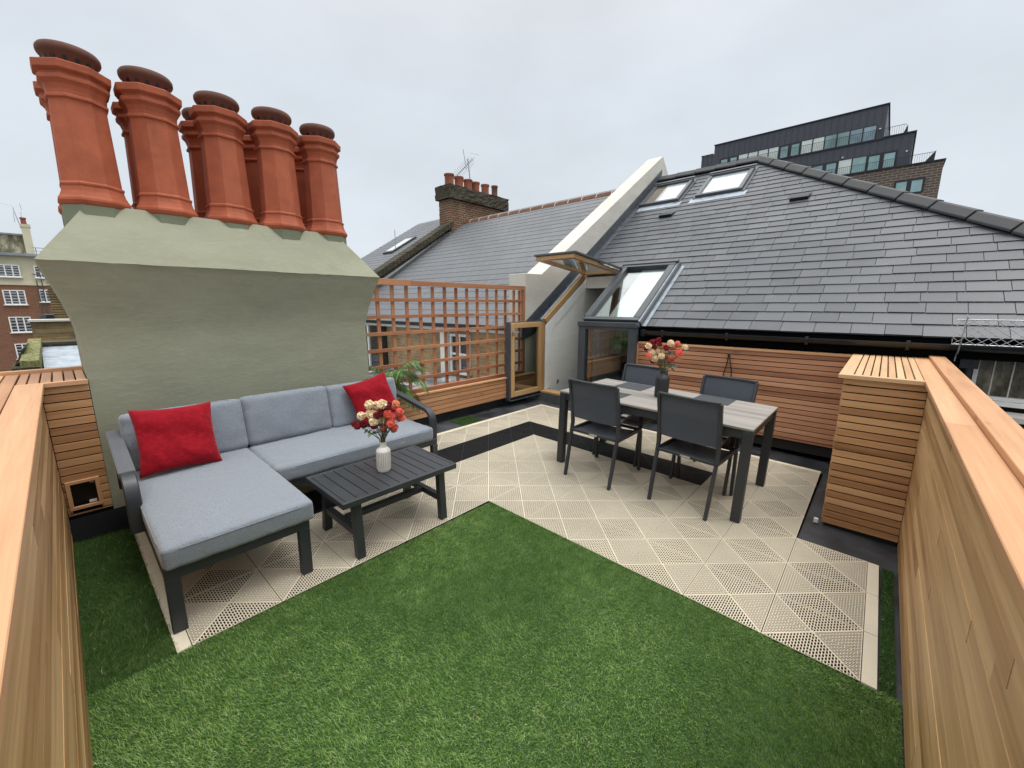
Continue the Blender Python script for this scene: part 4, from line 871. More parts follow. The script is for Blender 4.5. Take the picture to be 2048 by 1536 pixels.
# ------------------------------------------------------------------ soft shapes
def sn(p, f, s_=0):                       # cheap smooth 3-D wobble
    return math.sin(p[0] * f + s_) * math.sin(p[1] * f * 1.13 + s_ * 1.7 + 1) + .5 * math.sin(p[0] * f * 2.3 + 2 + s_) * math.sin((p[1] + p[2]) * f * 2.1 + s_)
def cushion(s, hx, hy, hz, r, puff, n=22, M_=None, seed=0, wr=.0025, mi=0, pipe=True, sag=0):
    vs = []; fs = []; lin = [math.sin((k / n * 2 - 1) * math.pi / 2 * .92) / math.sin(math.pi / 2 * .92) for k in range(n + 1)]
    def surf(p):
        q = Vector((max(-hx + r, min(hx - r, p.x)), max(-hy + r, min(hy - r, p.y)), max(-hz + r * .9, min(hz - r * .9, p.z))))
        d = p - q; d = d.normalized() * r if d.length > 1e-6 else d
        o = q + d; f_ = max(0, 1 - (o.x / hx) ** 2) * max(0, 1 - (o.y / hy) ** 2)
        o.z += puff * f_ ** .6 * (o.z / hz); g_ = max(0, 1 - (o.z / hz) ** 2)
        o.y += (puff * .25) * g_ * (1 if o.y > 0 else -1) * (abs(o.y) / hy) ** 4; o.x += (puff * .25) * g_ * (1 if o.x > 0 else -1) * (abs(o.x) / hx) ** 4
        w = sn(o, 9, seed) * wr + sn(o, 23, seed + 3) * wr * .5
        e = (abs(o.x) / hx) ** 6 + (abs(o.y) / hy) ** 6
        w += math.sin((o.x * 60 if abs(o.y) / hy > abs(o.x) / hx else o.y * 60) + seed + sn(o, 7, seed) * 2) * wr * .7 * min(1, e) * (1 if abs(o.z) > hz * .3 else 0)
        o.z += w * (1 if o.z > 0 else -1) - sag * f_
        return o
    for ax in range(3):
        for sg in (-1, 1):
            b_ = len(vs)
            for a in lin:
                for c in lin:
                    p = [0, 0, 0]; p[ax] = sg * (hx, hy, hz)[ax]; o1, o2 = (ax + 1) % 3, (ax + 2) % 3; p[o1] = a * (hx, hy, hz)[o1]; p[o2] = c * (hx, hy, hz)[o2]
                    vs.append(surf(Vector(p)))
            for i in range(n):
                for j in range(n):
                    a = b_ + i * (n + 1) + j; q = (a, a + n + 1, a + n + 2, a + 1); fs.append(q if sg > 0 else q[::-1])
    pts = vs if M_ is None else [M_ @ v for v in vs]
    s.raw(pts, fs, .5, mi)
    if pipe:
        for zz in (hz * .72,):
            lp = []
            for k in range(48):
                a = 2 * math.pi * k / 48; c_, s2 = math.cos(a), math.sin(a); m_ = max(abs(c_), abs(s2)); p = Vector((hx * c_ / m_, hy * s2 / m_, zz))
                q = Vector((max(-hx + r, min(hx - r, p.x)), max(-hy + r, min(hy - r, p.y)), max(-hz + r * .9, min(hz - r * .9, p.z)))); d = (p - q).normalized() * (r + .001)
                o = q + d; lp.append(o if M_ is None else M_ @ o)
            s.tube(lp, .0032, 5, mi=mi, close=True)
    return s
def weld(o, d=1e-4):
    bm = bmesh.new(); bm.from_mesh(o.data); bmesh.ops.remove_doubles(bm, verts=bm.verts[:], dist=d)
    for f_ in bm.faces: f_.smooth = True
    bm.to_mesh(o.data); bm.free(); return o

# ------------------------------------------------------------------ corner sofa
SX, SY = 1.2, 3.1
t_ = furn('corner_sofa', 'dark metal framed corner sofa with grey cushions and a long chaise on the left', 'sofa', SX, SY)
X_ = lambda x: x - SX
Y_ = lambda y: y - SY
s = MB(); zt = .352
s.box(X_(.165), X_(.835), Y_(2.395), Y_(2.435), .295, zt).box(X_(.165), X_(.205), Y_(2.4355), Y_(3.78), .295, zt).box(X_(.795), X_(.835), Y_(2.4355), Y_(3.02), .295, zt).box(X_(.2055), X_(2.25), Y_(3.74), Y_(3.78), .295, zt)
s.box(X_(.8355), X_(2.25), Y_(3.01), Y_(3.05), .295, zt).box(X_(2.21), X_(2.25), Y_(3.0505), Y_(3.739), .295, zt)
for x in (.34, .5, .66): s.box(X_(x), X_(x + .05), Y_(2.436), Y_(3.739), .325, .345)
for x in (1.0, 1.3, 1.6, 1.9): s.box(X_(x), X_(x + .05), Y_(3.051), Y_(3.739), .325, .345)
s.box(X_(.17), X_(2.25), Y_(3.781), Y_(3.805), .40, .44).box(X_(.17), X_(2.25), Y_(3.815), Y_(3.84), .63, .67)
for x in (.19, .87, 1.52, 2.20): s.bar([(X_(x), Y_(3.76), .353), (X_(x), Y_(3.83), .70)], .03, .02, (0, 1, 0))
s.build('frame', M['alu'], t_, bevel=.003)
for (x, y) in ((.165, 2.398), (.775, 2.398), (.165, 3.73), (.79, 3.0), (2.19, 3.0), (2.19, 3.73)):
    s = MB(); s.box(X_(x), X_(x + .06), Y_(y), Y_(y + .045), 0, .2945); s.build('leg', M['alu'], t_, bevel=.003)
for x, y0, y1, ysd in ((.140, 3.80, 3.13, 3.02), (2.235, 3.80, 3.17, 3.05)):
    s = MB(); pts = [(X_(x), Y_(y0), .70)] + [(X_(x), Y_(y0 + (y1 - y0) * k / 3), .70 - .085 * k / 3) for k in range(1, 3)]
    c0 = Vector((X_(x), Y_(y1), .615)); 
    for k in range(9):
        a = R(90 * k / 8); pts.append((X_(x), Y_(y1) - (y1 - ysd) * math.sin(a), .615 - .0 - .12 * (1 - math.cos(a))))
    pts.append((X_(x), Y_(ysd), .30)); 
    s.bar(pts, .065, .036, (1, 0, 0)) if False else None
    vs_ = []; P_ = [Vector(p) for p in pts]
    for k, p in enumerate(P_):
        d = (P_[min(k + 1, len(P_) - 1)] - P_[max(0, k - 1)]).normalized(); nn = Vector((0, -d.z, d.y))
        for a_, b_ in ((-1, -1), (1, -1), (1, 1), (-1, 1)): vs_.append(p + Vector((.034 * a_, 0, 0)) + nn * .017 * b_)
    s.raw(vs_, [(4 * k + j, 4 * k + (j + 1) % 4, 4 * k + 4 + (j + 1) % 4, 4 * k + 4 + j) for k in range(len(P_) - 1) for j in range(4)] + [(3, 2, 1, 0), tuple(4 * len(P_) - 4 + j for j in range(4))])
    s.box(X_(x) - .02, X_(x) + .02, Y_(3.775), Y_(3.80), .30, .69)
    ar = s.build('armrest', M['alu'], t_, smooth=True, bevel=.006, bseg=2)
    if x < 1:
        s = MB(); vs_ = []
        PP = P_[:4]
        for k, p in enumerate(PP):
            for a_, b_ in ((-1, -1), (1, -1), (1, 1), (-1, 1)): vs_.append(p + Vector((.037 * a_, 0, .020 * b_)))
        s.raw(vs_, [(4 * k + j, 4 * k + (j + 1) % 4, 4 * k + 4 + (j + 1) % 4, 4 * k + 4 + j) for k in range(len(PP) - 1) for j in range(4)] + [(3, 2, 1, 0), tuple(4 * len(PP) - 4 + j for j in range(4))])
        s.build('arm_sleeve', fabric('dark_grey_sleeve_fabric', (.10, .11, .125), 420, .35, .4), ar, bevel=.006, bseg=2)
def cush(name, x0, x1, y0, y1, z0, z1, r, puff, seed, lean=0, **kw):
    hx, hy, hz = (x1 - x0) / 2, (y1 - y0) / 2, (z1 - z0) / 2
    Mx = Matrix.Translation((X_((x0 + x1) / 2), Y_((y0 + y1) / 2), (z0 + z1) / 2)) @ Matrix.Rotation(lean, 4, 'X')
    s = MB(); cushion(s, hx, hy, hz, r, puff, M_=Mx, seed=seed, **kw); return weld(s.build(name, M['cush'], t_))
cush('chaise_cushion', .165, .858, 2.372, 3.62, .354, .472, .024, .008, 1, wr=.002, n=30)
cush('seat_cushion', .866, 2.195, 2.985, 3.62, .354, .472, .03, .010, 2, wr=.003, n=30)
def bcush(x0, x1, seed, dz=0):
    hx, hz = (x1 - x0) / 2, .195; Mx = Matrix.Translation((X_((x0 + x1) / 2), Y_(3.675), .645 + dz)) @ Matrix.Rotation(R(-13), 4, 'X') @ Matrix.Rotation(R(90), 4, 'X')
    s = MB(); cushion(s, hx, hz, .075, .036, .020, M_=Mx, seed=seed, wr=.0035, n=24); return weld(s.build('back_cushion', M['cush'], t_))
bcush(.175, .862, 3); bcush(.868, 1.518, 4, .008); bcush(1.524, 2.215, 5)

def pillow(name, label, half, T, Mx, seed):
    n = 34; vs = []; fs = []; gcs = []
    for sg in (1, -1):
        b_ = len(vs)
        for i in range(n + 1):
            for j in range(n + 1):
                u, v = 2 * i / n - 1, 2 * j / n - 1
                x = u * half * (1 - .085 * (1 - v * v) * abs(u) ** 3); y = v * half * (1 - .085 * (1 - u * u) * abs(v) ** 3)
                th_ = T * (max(0, 1 - u ** 4) * max(0, 1 - v ** 4)) ** .55 * (1 - .25 * (u * u + v * v) / 2)
                th_ += (sn((u * .6 + v * .5, v * .9 - u * .3, 0), 2.6, seed) * .011 + abs(math.sin(2.2 * u + 3.1 * v + seed + .8 * math.sin(2.7 * u - 1.3 * v))) ** 6 * .007) * max(0, 1 - u ** 4) * max(0, 1 - v ** 4)
                vs.append(Mx @ Vector((x, y, sg * max(th_, 0)))); gcs.append((u, v, 0))
        for i in range(n):
            for j in range(n):
                a = b_ + i * (n + 1) + j; q = (a, a + n + 1, a + n + 2, a + 1); fs.append(q if sg > 0 else q[::-1])
    s = MB(); s.v = [tuple(v) for v in vs]; s.f = fs; s.t = [.5] * len(fs); s.m = [0] * len(fs); s.g = [gcs[k] for f_ in fs for k in f_]
    o = weld(s.build(name, M['red'])); return tag(o, label, 'cushion')
pillow('scatter_cushion', 'red corduroy cushion leaning on the left back cushion above the chaise', .222, .062, Matrix.Translation((.432, 3.44, .822)) @ Matrix.Rotation(R(4), 4, 'Z') @ Matrix.Rotation(R(-22), 4, 'X') @ Matrix.Rotation(R(90), 4, 'X') @ Matrix.Rotation(R(-3), 4, 'Z'), 2.0)
pillow('scatter_cushion', 'tilted red corduroy cushion in the right corner of the sofa behind the flowers', .212, .062, Matrix.Translation((1.885, 3.47, .830)) @ Matrix.Rotation(R(-8), 4, 'Z') @ Matrix.Rotation(R(-20), 4, 'X') @ Matrix.Rotation(R(90), 4, 'X') @ Matrix.Rotation(R(13), 4, 'Z'), 5.0)

# ------------------------------------------------------------------ coffee table
t_ = furn('coffee_table', 'low black slatted metal coffee table with splayed legs in front of the sofa', 'table', 1.437, 2.565, R(.4))
s = MB(); a_, b_ = .447, .272
s.box(-a_, a_, -b_, -b_ + .028, .385, .425).box(-a_, a_, b_ - .028, b_, .385, .425).box(-a_, -a_ + .028, -b_ + .0285, b_ - .0285, .385, .425).box(a_ - .028, a_, -b_ + .0285, b_ - .0285, .385, .425)
s.build('top_frame', M['alu'], t_, bevel=.003)
s = MB(); w_ = (2 * a_ - .056) / 11
for k in range(11): s.box(-a_ + .028 + k * w_ + .0028, -a_ + .028 + (k + 1) * w_ - .0028, -b_ + .029, b_ - .029, .411, .4245)
s.build('top_slats', M['alu'], t_, bevel=.0015)
for sx in (-1, 1):
    for sy in (-1, 1):
        s = MB(); x0, x1 = sx * .335, sx * .335
        s.raw([Vector((sx * .335 + dx * .0275, sy * (.238 if not top else .205) + dy * .024, .384 if top else 0)) for top in (0, 1) for dy in (-1, 1) for dx in (-1, 1)], [(0, 2, 3, 1), (4, 5, 7, 6), (0, 1, 5, 4), (2, 6, 7, 3), (0, 4, 6, 2), (1, 3, 7, 5)])
        s.build('leg', M['alu'], t_, bevel=.003)
s = MB(); s.box(-.3065, .3065, -.0225, .0225, .15, .19).box(-.357, -.313, -.195, .195, .145, .188).box(.313, .357, -.195, .195, .145, .188); s.build('stretcher', M['alu'], t_, bevel=.002)

# ------------------------------------------------------------------ dining table and chairs
t_ = furn('dining_table', 'rectangular dining table with grey wood effect top and charcoal legs', 'table', 3.795, 1.515, R(.4))
s = MB(); yb = -.87
for k in range(5): pass
s.box(-.477, .477, -.870, .870, .747, .765, 'y', .5); s.build('table_top', M['hpl'], t_, bevel=.002)
s = MB(); s.box(-.462, .462, -.855, -.815, .675, .7465).box(-.462, .462, .815, .855, .675, .7465).box(-.462, -.422, -.8145, .8145, .675, .7465).box(.422, .462, -.8145, .8145, .675, .7465).box(-.474, .474, -.867, .867, .7385, .7468) ; s.build('apron', M['alu'], t_, bevel=.002)
for sx in (-1, 1):
    for sy in (-1, 1):
        s = MB(); x, y = sx * .441, sy * .834; s.box(x - .0335, x + .0335, y - .0335, y + .0335, 0, .738); s.build('leg', M['alu'], t_, bevel=.003)
TZ = .765
for k, (x0, x1, y0, y1, lb) in enumerate(((3.925, 4.245, 1.775, 2.085, 'charcoal placemat on the far side of the table left of the black vase'), (3.965, 4.275, .965, 1.285, 'charcoal placemat on the far side of the table right of the black vase'), (3.385, 3.70, 1.765, 2.10, 'charcoal placemat half hidden behind the front left chair'))):
    o = furn('placemat', lb, 'placemat', (x0 + x1) / 2, (y0 + y1) / 2, R(.6 * (k - 1)), 'placemats on the dining table', TZ); hx, hy = (x1 - x0) / 2, (y1 - y0) / 2
    s = MB(); s.box(-hx, hx, -hy, hy, .0005, .0045); s.build('woven_mat', M['mat_'], o, bevel=.0015)

t_ = furn('garden_chair', 'x', 'chair', 0, 0); CH = t_; t_['group'] = 'charcoal chairs round the dining table'
hw = .238
def arcpt(y, amp): return -amp * (1 - (y / hw) ** 2)
s = MB()
for sy in (-1, 1):
    y = sy * hw
    s.bar([(-.21, y, .43), (-.205, y, .50), (-.235, y, .68), (-.305, y, .935)], .030, .036, (1, 0, 0)) if False else None
    P_ = [Vector(p) for p in ((-.235, y, .43), (-.222, y, .52), (-.245, y, .70), (-.315, y, .94))]; vs_ = []
    for p in P_:
        for a, b in ((-1, -1), (1, -1), (1, 1), (-1, 1)): vs_.append(p + Vector((.018 * a, .013 * b, 0)))
    s.raw(vs_, [(4 * k + j, 4 * k + (j + 1) % 4, 4 * k + 4 + (j + 1) % 4, 4 * k + 4 + j) for k in range(3) for j in range(4)] + [(3, 2, 1, 0), (12, 13, 14, 15)])
K = 10; pts = [(-.315 + arcpt(-hw + 2 * hw * k / K, .022), -hw + 2 * hw * k / K, .944) for k in range(K + 1)]
s.bar(pts, .036, .022); s.build('back_frame', M['alu'], CH, bevel=.003)
s = MB()
def sling(f, nu, nv, th):
    g = MB(); A = [[Vector(f(u / nu, v / nv)) for v in range(nv + 1)] for u in range(nu + 1)]
    vs = [p for r_ in A for p in r_]; n2 = len(vs)
    nrm = (A[1][0] - A[0][0]).cross(A[0][1] - A[0][0]).normalized() * th
    vs2 = vs + [p + nrm for p in vs]; fs = []
    for u in range(nu):
        for v in range(nv):
            a = u * (nv + 1) + v; q = (a, a + 1, a + nv + 2, a + nv + 1); fs.append(q); fs.append(tuple(n2 + k for k in q[::-1]))
    for u in range(nu):
        for v in (0, nv):
            a = u * (nv + 1) + v; b = a + nv + 1; fs.append((a, b, n2 + b, n2 + a) if v == 0 else (b, a, n2 + a, n2 + b))
    for v in range(nv):
        for u in (0, nu):
            a = u * (nv + 1) + v; b = a + 1; fs.append((b, a, n2 + a, n2 + b) if u == 0 else (a, b, n2 + b, n2 + a))
    g.raw(vs2, fs); return g
def backf(u, v):
    y = (-1 + 2 * u) * (hw - .014); z = .575 + .358 * v; x = -.228 - .085 * ((z - .52) / .42) ** 1.3 + arcpt(y, .020); return (x, y, z)
sling(backf, 10, 8, .004).build('back_sling', M['sling'], CH, smooth=True)
def seatf(u, v):
    y = (-1 + 2 * u) * (hw - .012); x = -.232 + .47 * v; z = .452 - .022 * (1 - (y / hw) ** 2) - .012 * math.sin(math.pi * v) + (.02 * (v - .8) / .2 * -1 if v > .8 else 0); return (x, y, z)
sling(seatf, 10, 10, .004).build('seat_sling', M['sling'], CH, smooth=True)
s = MB()
for sy in (-1, 1): s.box(-.25, .27, sy * hw - .013, sy * hw + .013, .425, .462)
s.box(-.247, -.220, -hw + .0135, hw - .0135, .432, .458).box(.243, .27, -hw + .0135, hw - .0135, .425, .45); fr = s.build('seat_frame', M['alu'], CH, bevel=.003)
s = MB(); s.box(-.2485, -.2472, -.04, .04, .437, .452); s.build('small_badge', M['silver'], fr)
def qleg(p, q, a=.0165, b_=.013):
    s = MB(); s.raw([Vector(c) + Vector((a * i, b_ * j, 0)) for c in (p, q) for i, j in ((-1, -1), (1, -1), (1, 1), (-1, 1))], [(3, 2, 1, 0), (4, 5, 6, 7), (0, 1, 5, 4), (1, 2, 6, 5), (2, 3, 7, 6), (3, 0, 4, 7)]); return s
for sy in (-1, 1):
    qleg((-.310, sy * (hw - .005), 0), (-.236, sy * hw, .4245)).build('leg', M['alu'], CH, bevel=.003)
    qleg((.305, sy * (hw + .002), 0), (.262, sy * (hw + .002), .4245)).build('leg', M['alu'], CH, bevel=.003)
    s = MB(); y = sy * (hw + .004)
    P_ = [Vector(p) for p in ((-.238, y, .605), (-.10, y, .635), (.20, y, .640), (.245, y, .625), (.262, y, .59), (.262, y, .463))]; vs_ = []
    for k, p in enumerate(P_):
        d = (P_[min(k + 1, 5)] - P_[max(0, k - 1)]).normalized(); nn = Vector((-d.z, 0, d.x))
        for a, b in ((-1, -1), (1, -1), (1, 1), (-1, 1)): vs_.append(p + Vector((0, .015 * a, 0)) + nn * .010 * b)
    s.raw(vs_, [(4 * k + j, 4 * k + (j + 1) % 4, 4 * k + 4 + (j + 1) % 4, 4 * k + 4 + j) for k in range(5) for j in range(4)] + [(3, 2, 1, 0), (20, 21, 22, 23)])
    ar = s.build('armrest', M['alu'], CH, bevel=.002)
    s = MB(); s.box(-.15, .20, y - .027, y + .027, .650, .666, 'x', .9); s.build('wood_arm_pad', M['armwood'] if 'armwood' in M else M['hpl'], ar, bevel=.004)
def copytree(o, parent=None):
    c = o.copy(); C.objects.link(c); c.parent = parent
    for ch in list(o.children): copytree(ch, c)
    return c
for k, (x, y, rz, lb) in enumerate(((3.425, 1.895, 1.0, 'charcoal mesh chair at the front left of the dining table, back to the sofa side'), (3.515, 1.075, -2.2, 'charcoal mesh chair at the front right of the dining table, nearest the grass'), (4.085, 1.972, 181, 'charcoal mesh chair behind the table in front of the roof window'), (4.075, 1.105, 179, 'charcoal mesh chair behind the table below the black cable loop'))):
    c = CH if k == 0 else copytree(CH)
    c['label'] = lb; c.location = (x, y, zf(x, y)); c.rotation_quaternion = TILT @ Matrix.Rotation(R(rz), 3, 'Z').to_quaternion()

# ------------------------------------------------------------------ vases and flowers
m, t, b = mat('matt_black_ceramic', (.018, .019, .022), .55); M['vaseb'] = m
m, t, b = mat('white_ribbed_ceramic', (.72, .70, .66), .45)
s_ = N(t, 'ShaderNodeSeparateXYZ'); lk(t, obj_co(t), s_.inputs[0]); an = math_(t, 'ARCTAN2', s_.outputs[1], s_.outputs[0]); st = math_(t, 'SINE', math_(t, 'MULTIPLY', an, 26))
inb = math_(t, 'MULTIPLY', math_(t, 'GREATER_THAN', s_.outputs[2], .03), math_(t, 'LESS_THAN', s_.outputs[2], .150))
lk(t, mix(t, math_(t, 'MULTIPLY', inb, rng_(t, st, .25, .8, 0, .85)), (.74, .72, .67), (.30, .27, .235)), b.inputs['Base Color']); bump(t, b, math_(t, 'MULTIPLY', inb, st), .5, -.004); M['vasew'] = m
def flowerm(name, c, c2):
    m, t, b = mat(name, c, .75, spec=.2); ti = attr(t, 'tint').outputs['Fac']; lk(t, mix(t, ti, c2, c), b.inputs['Base Color']); b.inputs['Sheen Weight'].default_value = .3
    b.inputs['Subsurface Weight'].default_value = 0; return m
M['fc'] = flowerm('cream_petals', (.93, .82, .60), (.82, .62, .36)); M['fo'] = flowerm('coral_petals', (.95, .27, .19), (.78, .11, .07)); M['fr'] = flowerm('crimson_petals', (.34, .004, .018), (.16, .001, .006)); M['fp'] = flowerm('peach_petals', (.85, .36, .20), (.75, .22, .10))
M['stem'] = simple('flower_stems', (.10, .085, .03), .6, 0, 30, .4); M['leafg'] = simple('grey_green_leaves', (.11, .17, .10), .6, 0, 20, .35)
RV = Vector((math.sin(yaw), -math.cos(yaw), 0)); FV = Vector((math.cos(yaw), math.sin(yaw), 0))
def petalball(r, n, seed):
    r_ = random.Random(seed); s = MB(); s.lathe([(.001, -r * .72), (r * .5, -r * .55), (r * .72, 0), (r * .5, r * .55), (.001, r * .72)], 10, t=.2, cap=False)
    g_ = (1 + 5 ** .5) / 2
    for k in range(n):
        z = 1 - 2 * (k + .5) / n; th = 2 * math.pi * k / g_; q = math.sqrt(1 - z * z); d = Vector((q * math.cos(th), q * math.sin(th), z)); u = d.orthogonal().normalized(); u.rotate(Matrix.Rotation(r_.uniform(0, 6.28), 3, d)); w = d.cross(u)
        p0 = d * r * .55; wd = r * .24; rr = r * r_.uniform(.92, 1.08); tt = r_.uniform(.35, 1)
        s.face([p0 - w * wd * .6, p0 + w * wd * .6, d * rr * .95 + w * wd + u * wd * .3, d * rr * 1.02 + u * wd * .9, d * rr * .95 - w * wd + u * wd * .3], t=tt)
    return s
def bouquet(name, label, neck, heads, sc, rad, leaves, seed, vr, depth=.055):
    r_ = random.Random(seed); o = thing(name, label, 'bouquet', neck)
    mats = {'c': M['fc'], 'o': M['fo'], 'r': M['fr'], 'p': M['fp']}; proto = {}; st_ = MB()
    for k, (x, y, c) in enumerate(heads):
        dp = r_.uniform(-depth, depth); pos = RV * (x / sc) + Vector((0, 0, -y / sc)) + FV * dp; rr_ = r_.uniform(.92, 1.1) * (1.18 if c == 'c' else 1)
        if c not in proto:
            h_ = petalball(rad, 90, seed + ord(c)).build('flower_head', mats[c], o, local=True); proto[c] = h_
        else:
            h_ = proto[c].copy(); C.objects.link(h_); h_.parent = o
        h_.location = pos; h_.scale = (rr_,) * 3; h_.rotation_euler = (r_.uniform(0, 6), r_.uniform(0, 6), r_.uniform(0, 6))
        a = Vector((r_.uniform(-vr, vr) * .6, r_.uniform(-vr, vr) * .6, -.08)); b2 = Vector((a.x * .8 + pos.x * .12, a.y * .8 + pos.y * .12, .02)); m_ = pos * .55 + Vector((0, 0, .02 - abs(pos.x) * .05))
        st_.tube([a, b2, m_, pos], [.0019, .0019, .0016, .0014], 5)
    st_.build('stems', M['stem'], o, local=True)
    lf_ = MB()
    for (x, y, L) in leaves:
        c_ = RV * (x / sc) + Vector((0, 0, -y / sc)) + FV * r_.uniform(-.05, .03)
        for q_ in range(9):
            d = Vector((r_.uniform(-1, 1), r_.uniform(-1, 1), r_.uniform(-.7, .8))).normalized(); u = d.orthogonal().normalized(); u.rotate(Matrix.Rotation(r_.uniform(0, 6.28), 3, d)); b_ = c_ + Vector((r_.uniform(-1, 1), r_.uniform(-1, 1), r_.uniform(-1, 1))) * L * .45; l2 = L * r_.uniform(.5, .9)
            lf_.face([b_, b_ + d * l2 * .45 + u * l2 * .25, b_ + d * l2, b_ + d * l2 * .45 - u * l2 * .25], t=r_.random())
    lf_.build('leaves', M['leafg'], o, local=True); return o
vx, vy = 3.835, 1.527
o = furn('vase', 'tall matt black bottle vase on the dining table', 'vase', vx, vy, 0, None, TZ)
s = MB(); s.lathe([(.052, .0), (.060, .004), (.064, .02), (.064, .175), (.060, .195), (.045, .213), (.029, .223), (.024, .235), (.025, .258), (.021, .258), (.020, .225), (.003, .222)], 32); s.build('bottle', M['vaseb'], o, smooth=True)
zv = zf(vx, vy) + TZ + .258
f1 = [(550, 535, 'c'), (625, 665, 'c'), (745, 635, 'c'), (785, 720, 'c'), (690, 785, 'c'), (970, 475, 'c'), (1265, 555, 'c'), (1205, 620, 'p'), (530, 715, 'o'), (935, 540, 'o'), (1025, 535, 'o'), (1120, 480, 'o'), (1100, 655, 'o'), (1185, 670, 'o'), (1150, 740, 'p'), (965, 790, 'o'), (1060, 825, 'o'), (715, 400, 'r'), (620, 455, 'r'), (700, 455, 'r'), (765, 490, 'r'), (545, 585, 'r'), (870, 560, 'r'), (690, 570, 'r'), (885, 740, 'r'), (690, 850, 'r')]
bouquet('bouquet', 'cream, coral and crimson pompom flowers in the black vase on the dining table', (vx, vy, zv), [(x - 870, y - 1035, c) for x, y, c in f1], 2110, .026, [(95, -380, .07), (-70, -200, .06), (130, -110, .07), (230, -90, .05), (-30, -140, .05), (10, -300, .05)], 11, .02)
vx, vy = 1.432, 2.549
CT = .425
o = furn('vase', 'white ribbed bottle vase on the coffee table', 'vase', vx, vy, 0, None, CT)
s = MB(); s.lathe([(.036, .0), (.042, .002), (.044, .008), (.043, .014), (.049, .02), (.0505, .04), (.0505, .145), (.047, .160), (.035, .172), (.0255, .180), (.0235, .19), (.0245, .214), (.026, .218), (.021, .218), (.019, .18), (.003, .175)], 64); s.build('bottle', M['vasew'], o, smooth=True)
zv = zf(vx, vy) + CT + .218
f2 = [(735, 585, 'c'), (815, 610, 'c'), (920, 565, 'c'), (745, 705, 'c'), (750, 755, 'c'), (795, 795, 'c'), (880, 795, 'c'), (605, 745, 'c'), (1085, 568, 'p'), (1070, 605, 'o'), (1140, 665, 'o'), (1125, 705, 'o'), (980, 695, 'o'), (1035, 730, 'o'), (945, 755, 'o'), (1145, 770, 'o'), (1095, 790, 'o'), (935, 810, 'o'), (1020, 820, 'o'), (895, 895, 'o'), (965, 860, 'o'), (1015, 905, 'o'), (1055, 885, 'o'), (1010, 580, 'r'), (975, 600, 'r'), (940, 620, 'r'), (890, 650, 'r'), (900, 690, 'r'), (840, 715, 'r'), (500, 865, 'r'), (610, 880, 'r'), (560, 870, 'r'), (715, 860, 'r'), (780, 865, 'r')]
bouquet('bouquet', 'cream, coral and crimson pompom flowers in the white vase on the coffee table', (vx, vy, zv), [(x - 870, y - 1090, c) for x, y, c in f2], 1871, .0265, [(-110, -190, .07), (-150, -140, .05), (60, -160, .06), (-30, -240, .05), (10, -130, .04)], 12, .02, .045)

# ------------------------------------------------------------------ palm
m, t, b = mat('palm_leaf', (.06, .13, .03), .45, spec=.4); ti = attr(t, 'tint').outputs['Fac']; lk(t, ramp(t, ti, [(0, (.020, .06, .012)), (.55, (.07, .15, .028)), (1, (.22, .30, .07))]), b.inputs['Base Color']); M['palm'] = m
t_ = thing('potted_palm', 'green palm with drooping fronds between the chimney and the sofa end', 'plant', (2.40, 4.14, zf(2.4, 4.14)))
s = MB(); s.lathe([(.09, 0), (.12, .24), (.13, .26), (.13, .29), (.11, .29), (.10, .26), (.01, .25)], 20); s.build('plant_pot', M['vaseb'], t_, local=True, smooth=True)
s = MB(); s.tube([(0, 0, .25), (.0, .0, .66)], [.04, .025], 8); s.build('stem', M['stem'], t_, local=True)
pr = random.Random(5)
for k in range(13):
    an = [R(a) for a in (-35, -75, 10, -110, 150, 60, 100, -50, -15, -160, 190, -95, -60)][k]; L = pr.uniform(.42, .60) ; up = [.42, .30, .5, .5, .55, .5, .6, .7, .62, .5, .5, .62, .2][k]
    s = MB(); P_ = []
    for q_ in range(11):
        f_ = q_ / 10; P_.append(Vector((math.cos(an) * L * f_ * (1 - .12 * f_), math.sin(an) * L * f_ * (1 - .12 * f_), .62 + up * f_ * .95 - (.55 * L + .10) * f_ ** 2.3)))
    s.tube(P_, [.005 - .0035 * q_ / 10 for q_ in range(11)], 5, t=.6)
    for q_ in range(44):
        f_ = .15 + .85 * q_ / 43; i_ = min(9, int(f_ * 10)); p = P_[i_].lerp(P_[i_ + 1], f_ * 10 - i_); d = (P_[i_ + 1] - P_[i_]).normalized(); sd2 = d.cross(Vector((0, 0, 1))).normalized()
        for sg in (-1, 1):
            ll = .235 * math.sin(math.pi * (.14 + .78 * f_)) * pr.uniform(.8, 1.1); dr = (sd2 * sg * .75 + d * .65 + Vector((0, 0, -.15 + pr.uniform(-.1, .1)))).normalized(); wn = dr.cross(Vector((0, 0, 1))).normalized() * .0048; tt = pr.random() * .8 + (.2 if pr.random() < .2 else 0)
            m1 = p + dr * ll * .5 + Vector((0, 0, -.01)); e1 = p + dr * ll + Vector((0, 0, -.06 - pr.uniform(0, .03)))
            s.face([p - wn * .4, p + wn * .4, m1 + wn, m1 - wn], t=tt).face([m1 - wn, m1 + wn, e1], t=tt)
    s.build('frond', M['palm'], t_, local=True)

